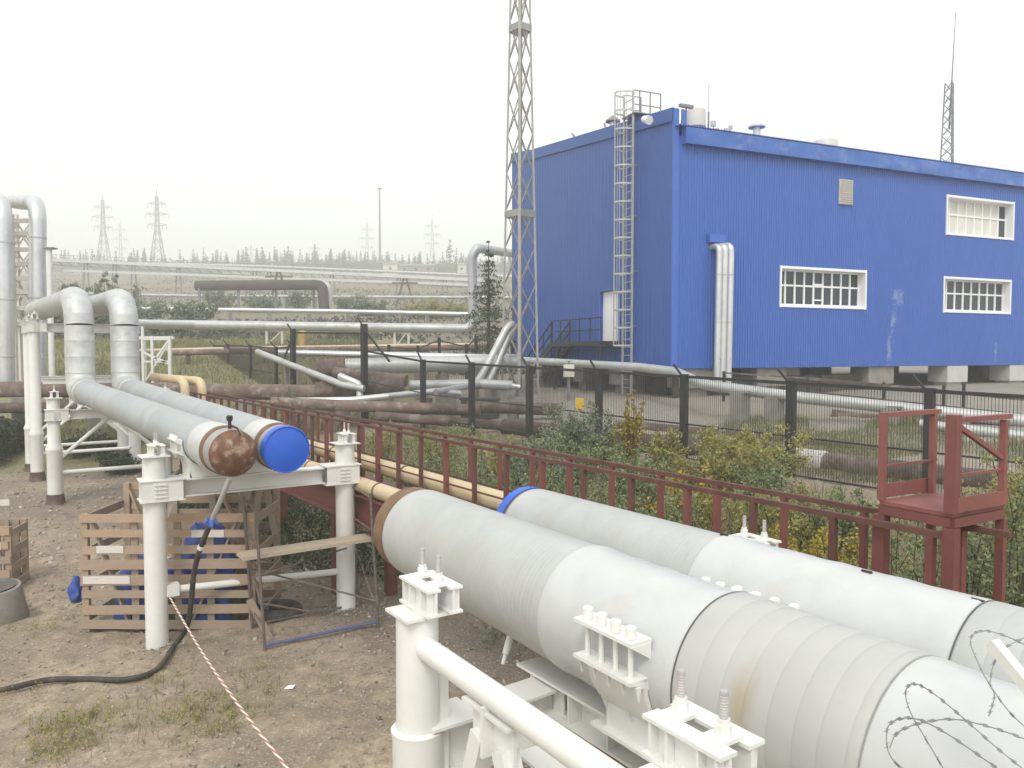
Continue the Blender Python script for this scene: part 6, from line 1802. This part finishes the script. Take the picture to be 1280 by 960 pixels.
for i, (px, Y, s_) in enumerate(spots):
    x = (px - CX) / FPX * Y
    src = protos[i % 5]
    o = src if i < 5 else copy_tree(src)
    o.location = (x, Y, hgt(x, Y)); o.rotation_euler = (0, 0, random.uniform(0, 6.28)); s2 = s_ * random.uniform(0.85, 1.1)
    o.scale = (s2 * random.uniform(0.8, 1.1), s2 * random.uniform(0.8, 1.1), s2)
    tag(o, 'small dark conifer in the hazy tree line on the ridge', 'tree', 'hazy conifers along the ridge')
# larch by the riser
random.seed(5)
lt = conifer_proto(6.6, 4.4, 22, 6, 0.20, 0.18, 77, 80)
for c_ in lt.children:
    if c_.name.startswith('crown'): c_.data.materials[0] = M['larch']
x = (611 - CX) / FPX * 42; zt = P(608, 303, 42).z; lt.location = (x, 42, zt - 6.55)
lt.name = 'larch_tree'; tag(lt, 'lone sparse larch standing between the silver riser and the mast', 'tree')
mb = MB(); c = V((0, 0, 0)); OFF[lt.name] = V((0, 0, 0))
g = hgt(x, 42)
if zt - 6.55 - g > 0.2:
    mb.tube([V((0.05, 0, g - (zt - 6.55) - 0.2)), V((0, 0, 0.2))], [0.14, 0.12], 8)
    o_ = mb.build('lower_trunk', 'bark', lt)

# ================================================================== PYLONS AND POLES
def pylon_proto(h):
    t = thing('power_pylon', 'p', 'pylon', (0, 0, 0))
    def tower(z0, z1, r0, r1, seg, w1, w2, nm):
        legs = []; br = MB(); lattice(legs, br, V((0, 0, 0)), z0, z1, r0, r1, math.pi / 4, seg, 0, w2, 4)
        for a, e in legs:
            mb = MB(); mb.bar(a, e, w1, w1, V((0, 1, 0.01))); mb.build('leg', 'pylon_steel', t)
        br.build('lattice', 'pylon_steel', t)
    tower(0, h * 0.52, h * 0.13, h * 0.034, 5, 0.26, 0.11, 'base')
    tower(h * 0.52, h * 0.92, h * 0.034, h * 0.018, 6, 0.24, 0.10, 'top')
    mb = MB(); mb.bar(V((0, 0, h * 0.92)), V((0, 0, h)), 0.2, 0.2, V((0, 1, 0))); mb.build('peak', 'pylon_steel', t)
    for (f, w_) in ((0.82, 0.12), (0.69, 0.15), (0.56, 0.125)):
        mb = MB()
        for s in (-1, 1):
            tip = V((s * h * w_, 0, h * f + 0.25))
            for yy in (-1, 1):
                mb.bar(V((s * h * 0.03, yy * h * 0.03, h * f)), tip, 0.13, 0.13)
                mb.bar(V((s * h * 0.03, yy * h * 0.03, h * (f + 0.03))), tip, 0.10, 0.10)
        mb.build('crossarm', 'pylon_steel', t)
        for s in (-1, 1):
            for q_ in (1.0, 0.55):
                mb = MB(); q = V((s * h * w_ * q_, 0, h * f + 0.1)); mb.lathe(q, V((0, 0, -1)), [(0, 0.06), (0.3, 0.11), (0.6, 0.06), (0.9, 0.11), (1.3, 0.05)], 6); mb.build('insulator', 'pylon_steel', t)
    return t
pyl = pylon_proto(25.0)
PY = [(133, 242, 327, 'power pylon, left one of the big pair in the haze', 0.15), (200, 237, 327, 'power pylon, right one of the big pair in the haze', 0.1), (154, 272, 328, 'smaller power pylon between the big pair', 0.3),
      (460, 272, 332, 'hazy power pylon left of the thin lamp mast', 0.25), (541, 268, 334, 'hazy power pylon right of the thin lamp mast', 0.15), (395, 300, 330, 'faint far pylon top left of the lamp mast', 0.4), (316, 302, 328, 'faint far pylon top above the brown portal pipe', 0.2)]
for i, (px, yt, yb, lab, rot) in enumerate(PY):
    Y = 38.0 * FPX / (yb - yt)
    Y = min(Y, 640)
    o = pyl if i == 0 else copy_tree(pyl)
    x = (px - CX) / FPX * Y; zt = P(px, yt, Y).z; g = hgt(x, Y)
    s_ = (zt - g) / 25.0
    o.location = (x, Y, g); sx = 38.0 / 25.0; o.scale = (sx, sx, s_); o.rotation_euler = (0, 0, rot)
    tag(o, lab, 'pylon', 'power pylons in the haze')
Y = 300.0; x = (476 - CX) / FPX * Y; zt = P(476, 235, Y).z; g = hgt(x, Y)
lm = thing('lamp_mast', 'thin tall floodlight mast on the ridge between two pylons', 'lamp mast', (x, Y, g))
mb = MB(); mb.tube([V((x, Y, g - 0.5)), V((x, Y, zt))], [0.5, 0.28], 10); mb.build('pole', 'pylon_steel', lm)
mb = MB(); mb.lathe(V((x, Y, zt - 0.5)), V((0, 0, 1)), [(0, 0.4), (0.1, 0.95), (0.4, 0.95), (0.6, 0.3)], 10); mb.build('lamp_ring', 'pylon_steel', lm)
for (px, yt, Y, w_, lab) in ((350, 340, 118, 1.6, 'lattice post under the gallery right of the portal pipe'), (507, 348, 118, 1.5, 'dark timber A-frame post at right of the slope')):
    x = (px - CX) / FPX * Y; g = hgt(x, Y); zt = P(px, yt, Y).z
    t = thing('trestle_post', lab, 'post', (x, Y, g))
    for s in (-1, 1):
        mb = MB(); mb.bar(V((x + s * w_, Y, g - 0.3)), V((x + s * 0.2, Y, zt)), 0.3, 0.3, V((0, 1, 0))); mb.build('leg', 'rust_pipe', t)
    mb = MB(); mb.bar(V((x - w_ * 1.3, Y, zt - 0.7)), V((x + w_ * 1.3, Y, zt - 0.7)), 0.25, 0.25); mb.build('crossbar', 'rust_pipe', t)
# low far buildings on the ridge
for (px, yt, w_, lab) in ((490, 331, 9, 'small pale hut on the ridge below the lamp mast'), (578, 332, 5, 'small pale hut on the ridge left of the silver riser'), (522, 333, 22, 'long low grey shed on the ridge between hut and riser')):
    Y = 285; x = (px - CX) / FPX * Y; g = hgt(x, Y); zt = P(px, yt, Y).z
    t = thing('far_hut', lab, 'hut', (x, Y, g)); h_ = max(1.5, zt - g); ww_ = w_ / FPX * Y * 2
    mb = MB(); mb.box(V((x, Y, g + h_ / 2 - 0.3)), (ww_, 5, h_ + 0.6)); mb.build('wall', 'cream' if w_ < 15 else 'concrete', t)
    mb = MB(); mb.add([(x - ww_ / 2 - .2, Y - 2.8, g + h_ - .02), (x + ww_ / 2 + .2, Y - 2.8, g + h_ - .02), (x + ww_ / 2 + .2, Y, g + h_ + .9), (x - ww_ / 2 - .2, Y, g + h_ + .9), (x - ww_ / 2 - .2, Y + 2.8, g + h_ - .02), (x + ww_ / 2 + .2, Y + 2.8, g + h_ - .02)], [(0, 1, 2, 3), (3, 2, 5, 4), (0, 3, 4), (1, 5, 2), (0, 4, 5, 1)]); mb.build('roof', 'dark_galv', t)
    for k in range(max(1, int(ww_ / 4))):
        mb = MB(); mb.box(V((x - ww_ / 2 + ww_ * (k + 0.5) / max(1, int(ww_ / 4)), Y - 2.52, g + h_ * 0.6)), (0.9, 0.06, 0.9)); mb.build('window', 'glass', t)

# ================================================================== GROUND COVER
def blades(name, label, pts, h, mat, w=0.012):
    n = len(pts); pts = np.asarray(pts)
    hh = h * np.random.uniform(0.4, 1.2, n)[:, None]
    a = np.random.uniform(0, math.tau, n); side = np.stack([np.cos(a), np.sin(a), np.zeros(n)], 1) * w * 0.5
    lean_ = np.random.normal(scale=0.45, size=(n, 3)); lean_[:, 2] = 1.0
    lean_ /= np.linalg.norm(lean_, axis=1)[:, None]
    tip = pts + lean_ * hh
    v = np.stack([pts - side, pts + side, tip + side * 0.25, tip - side * 0.25], 1).reshape(-1, 3)
    o = fast_mesh(name, v, np.arange(4 * n).reshape(-1, 4), mat)
    return tag(o, label, kind='stuff')
def gnoise(x, y):
    q = V((x * 0.45, y * 0.45, 0)); near = 1 - ss(25, 45, y)
    return hgt(x, y) + near * (0.10 * mnoise.noise(q) + 0.05 * mnoise.noise(q * 4.3) + 0.034 * mnoise.noise(q * 11.0) - 0.02)
rng = np.random.default_rng(3)
pts = []
for (cx_, cy_, rr, n) in ((-4.7, 8.1, 0.45, 600), (-4.6, 7.75, 0.5, 600), (-3.5, 8.2, 0.55, 900), (-3.1, 8.5, 0.5, 500), (-4.2, 8.9, 0.35, 250), (-3.3, 9.3, 0.3, 160), (-6.6, 11.5, 0.3, 140)):
    for k in range(n // 14):
        tx, ty_ = cx_ + rng.normal() * rr * 0.6, cy_ + rng.normal() * rr * 0.6
        for j in range(14):
            x, y = tx + rng.normal() * 0.035, ty_ + rng.normal() * 0.035
            pts.append((x, y, gnoise(x, y) - 0.01))
pts = pts[::2]
blades('grass', 'thin grass tufts on the bare earth in the foreground', pts, 0.13, 'grass', 0.006)
pts = []
for (cx_, cy_, rr, n) in ((-4.75, 8.05, 0.22, 500), (-4.5, 7.7, 0.2, 350), (-3.4, 8.35, 0.28, 550), (-3.1, 8.1, 0.2, 250), (-3.2, 9.4, 0.15, 120), (-4.15, 9.2, 0.15, 120), (-6.9, 10.9, 0.2, 160), (-5.6, 8.6, 0.2, 90), (-2.5, 8.8, 0.3, 120)):
    for k in range(n // 12):
        tx, ty_ = cx_ + rng.normal() * rr, cy_ + rng.normal() * rr; h_ = rng.uniform(0.04, 0.2)
        for j in range(12):
            x, y = tx + rng.normal() * 0.03, ty_ + rng.normal() * 0.03
            pts.append((x, y, gnoise(x, y) + rng.uniform(0, h_)))
tag(leaf_mesh('small_weeds', np.array(pts), 0.032, 'leaf_olive', up_bias=0.6), 'small green weeds growing in the bare foreground earth', kind='stuff')
pts = []
for i in range(26000):
    s = rng.uniform(3.3, 10.8); l = rng.uniform(-8, 20)
    p = V((-0.75, 5.55, 0)) + PN * s + PD * l
    if mnoise.noise(V((p.x * 0.5, p.y * 0.5, 9))) < -0.05 - 0.15 * (s > 5): continue
    pts.append((p.x, p.y, hgt(p.x, p.y) - 0.04))
blades('undergrowth', 'rough grass between the pipes and the fence', pts, 0.32, 'grass', 0.018)
pts = []
for i in range(16000):
    s = rng.uniform(1.0, 4.4); l = rng.uniform(7.0, 16)
    p = V((-0.75, 5.55, 0)) + PN * s + PD * l
    if p.y < 13.4 + 0.6 * mnoise.noise(V((p.x, p.y, 0))): continue
    if mnoise.noise(V((p.x * 0.7, p.y * 0.7, 2))) < -0.25: continue
    pts.append((p.x, p.y, hgt(p.x, p.y) + rng.uniform(0.0, 0.32)))
tag(leaf_mesh('ground_cover', np.array(pts), 0.085, 'leaf_dark', up_bias=0.0), 'dark leafy weeds under the red walkway', kind='stuff')
pts = []
for i in range(30000):
    Y = rng.uniform(28, 62); px = rng.uniform(60, 470); x = (px - CX) / FPX * Y
    pts.append((x, Y, hgt(x, Y) - 0.05))
blades('meadow_grass', 'green and straw coloured grass of the field behind the yard', pts, 0.35, 'grass_green', 0.035)
pts = []
for i in range(40000):
    Y = 54 + 370 * rng.random() ** 1.3 ; px = rng.uniform(40, 660); x = (px - CX) / FPX * Y
    if mnoise.noise(V((x * 0.05, Y * 0.05, 1))) < -0.05: continue
    pts.append((x, Y, hgt(x, Y) + rng.uniform(0, 0.25 + 0.002 * Y)))
tag(leaf_mesh('scrub', np.array(pts), 0.42, 'leaf_haze', up_bias=0.3), 'hazy low scrub covering the far slope', kind='stuff')
pts = []
for i in range(40000):
    Y = rng.uniform(14.5, 26); px = rng.uniform(840, 1320); x = (px - CX) / FPX * Y
    if x < fl_(Y) + 0.3 or mnoise.noise(V((x * 0.35, Y * 0.35, 5))) < -0.05 + 0.5 * ss(20, 26, Y): continue
    pts.append((x, Y, hgt(x, Y) - 0.03))
blades('yard_grass', 'short green grass between the fence and the silver pipe at right', pts, 0.24, 'grass_green', 0.013)
pts = []
for i in range(34000):
    s = rng.uniform(3.0, 9.8); l = rng.uniform(-9, 17)
    p = V((-0.75, 5.55, 0)) + PN * s + PD * l
    nz = mnoise.noise(V((p.x * 0.45, p.y * 0.45, 12)))
    if nz < -0.1 or p.x > fl_(p.y) - 0.4: continue
    pts.append((p.x, p.y, hgt(p.x, p.y) + rng.uniform(0.0, 0.15 + 0.75 * max(0, nz + 0.1))))
tag(leaf_mesh('low_weeds', np.array(pts), 0.085, 'leaf_green', up_bias=0.2), 'green leafy weeds between the red walkway and the black fence', kind='stuff')
# stones and rubble
def stones(name, label, spots_, mat):
    base = np.array([(1, 0, 0), (-1, 0, 0), (0, 1, 0), (0, -1, 0), (0, 0, 1), (0, 0, -1)], float)
    tri = np.array([(0, 2, 4), (2, 1, 4), (1, 3, 4), (3, 0, 4), (2, 0, 5), (1, 2, 5), (3, 1, 5), (0, 3, 5)])
    vs_ = []; fs = []
    for i, (x, y, z, r_) in enumerate(spots_):
        b = base * rng.uniform(0.55, 1.15, (6, 1)) * r_ * np.array([[1, rng.uniform(0.6, 1), rng.uniform(0.35, 0.7)]])
        a = rng.uniform(0, math.tau); ca, sa = math.cos(a), math.sin(a)
        b = b @ np.array([[ca, sa, 0], [-sa, ca, 0], [0, 0, 1]]) @ np.array([[1, 0, 0.3 * rng.normal()], [0, 1, 0.3 * rng.normal()], [0, 0, 1]])
        vs_.append(b + np.array([[x, y, z]])); fs.append(tri + 6 * i)
    o = fast_mesh(name, np.concatenate(vs_), np.concatenate(fs), mat)
    return tag(o, label, kind='stuff')
sp2 = []
for i in range(24000):
    Y = 2.5 + 12 * rng.random() ** 0.8; x = rng.uniform(-0.72 * Y - 1, min(0.3 * Y + 2, 3.2))
    s = (x + 0.75) * 0.823 + (Y - 5.55) * 0.568
    dens = 0.28 + 0.72 * ss(0.6, 2.2, s) + 0.25 * max(0, mnoise.noise(V((x * 0.8, Y * 0.8, 7)))) 
    if rng.random() > dens: continue
    r_ = 0.010 + 0.034 * rng.random() ** 3
    if rng.random() < 0.010: r_ = rng.uniform(0.04, 0.075)
    sp2.append((x, Y, gnoise(x, Y) + r_ * 0.1, r_))
for i in range(3500):
    Y = rng.uniform(12, 27); x = rng.uniform(-0.72 * Y, -0.25 * Y)
    r_ = 0.02 + 0.08 * rng.random() ** 3; sp2.append((x, Y, gnoise(x, Y), r_))
for q in (p1, p2, q1, q2, t1, pa):
    for i in range(70):
        a_ = rng.uniform(0, math.tau); d_ = 0.14 + abs(rng.normal()) * 0.12; x, Y = q.x + math.cos(a_) * d_, q.y + math.sin(a_) * d_
        sp2.append((x, Y, gnoise(x, Y) + 0.01, rng.uniform(0.015, 0.045)))
stones('gravel', 'loose stones and rubble scattered on the bare earth', sp2, 'rubble')

pts = []
for i in range(30000):
    px = rng.uniform(40, 660); Y = rng.uniform(345, 400); x = (px - CX) / FPX * Y
    nz = 0.5 + 0.5 * mnoise.noise(V((x * 0.06, 0, 3))) + 0.35 * mnoise.noise(V((x * 0.2, Y * 0.1, 8)))
    pts.append((x, Y, hgt(x, Y) + rng.uniform(0, 1) ** 1.3 * max(1.2, 8.0 * nz)))
tag(leaf_mesh('distant_wood', np.array(pts), 1.1, 'leaf_haze', up_bias=0.4), 'hazy grey mass of woodland along the ridge', kind='stuff')
# scrap of white litter on the dirt
q = onG(362, 862); mb = MB()
mb.add([q + V((-0.06, -0.03, 0.02)), q + V((0.05, -0.04, 0.03)), q + V((0.06, 0.03, 0.045)), q + V((-0.04, 0.04, 0.03)), q + V((0.0, 0.0, 0.055))], [(0, 1, 4), (1, 2, 4), (2, 3, 4), (3, 0, 4), (0, 3, 2, 1)])
tag(mb.build('litter', 'white_frame', None, base=q), 'crumpled scrap of white paper on the bare earth right of the rope', 'litter')
# ================================================================== HAZE
mb = MB(); mb.box((0, 718, 64.0), (3040, 1596, 132.0))
hz = mb.build('haze', 'stone')
hz.data.materials.clear()
hm = bpy.data.materials.new('haze_air'); hm.use_nodes = True
nt = hm.node_tree; nt.nodes.clear()
out = nt.nodes.new('ShaderNodeOutputMaterial')
pv = nt.nodes.new('ShaderNodeVolumePrincipled')
pv.inputs['Color'].default_value = (0.97, 0.985, 0.98, 1)
pv.inputs['Density'].default_value = 0.0022
pv.inputs['Anisotropy'].default_value = 0.0
nt.links.new(pv.outputs[0], out.inputs['Volume'])
hz.data.materials.append(hm)
tag(hz, 'pale smoky haze over the whole site', kind='stuff')
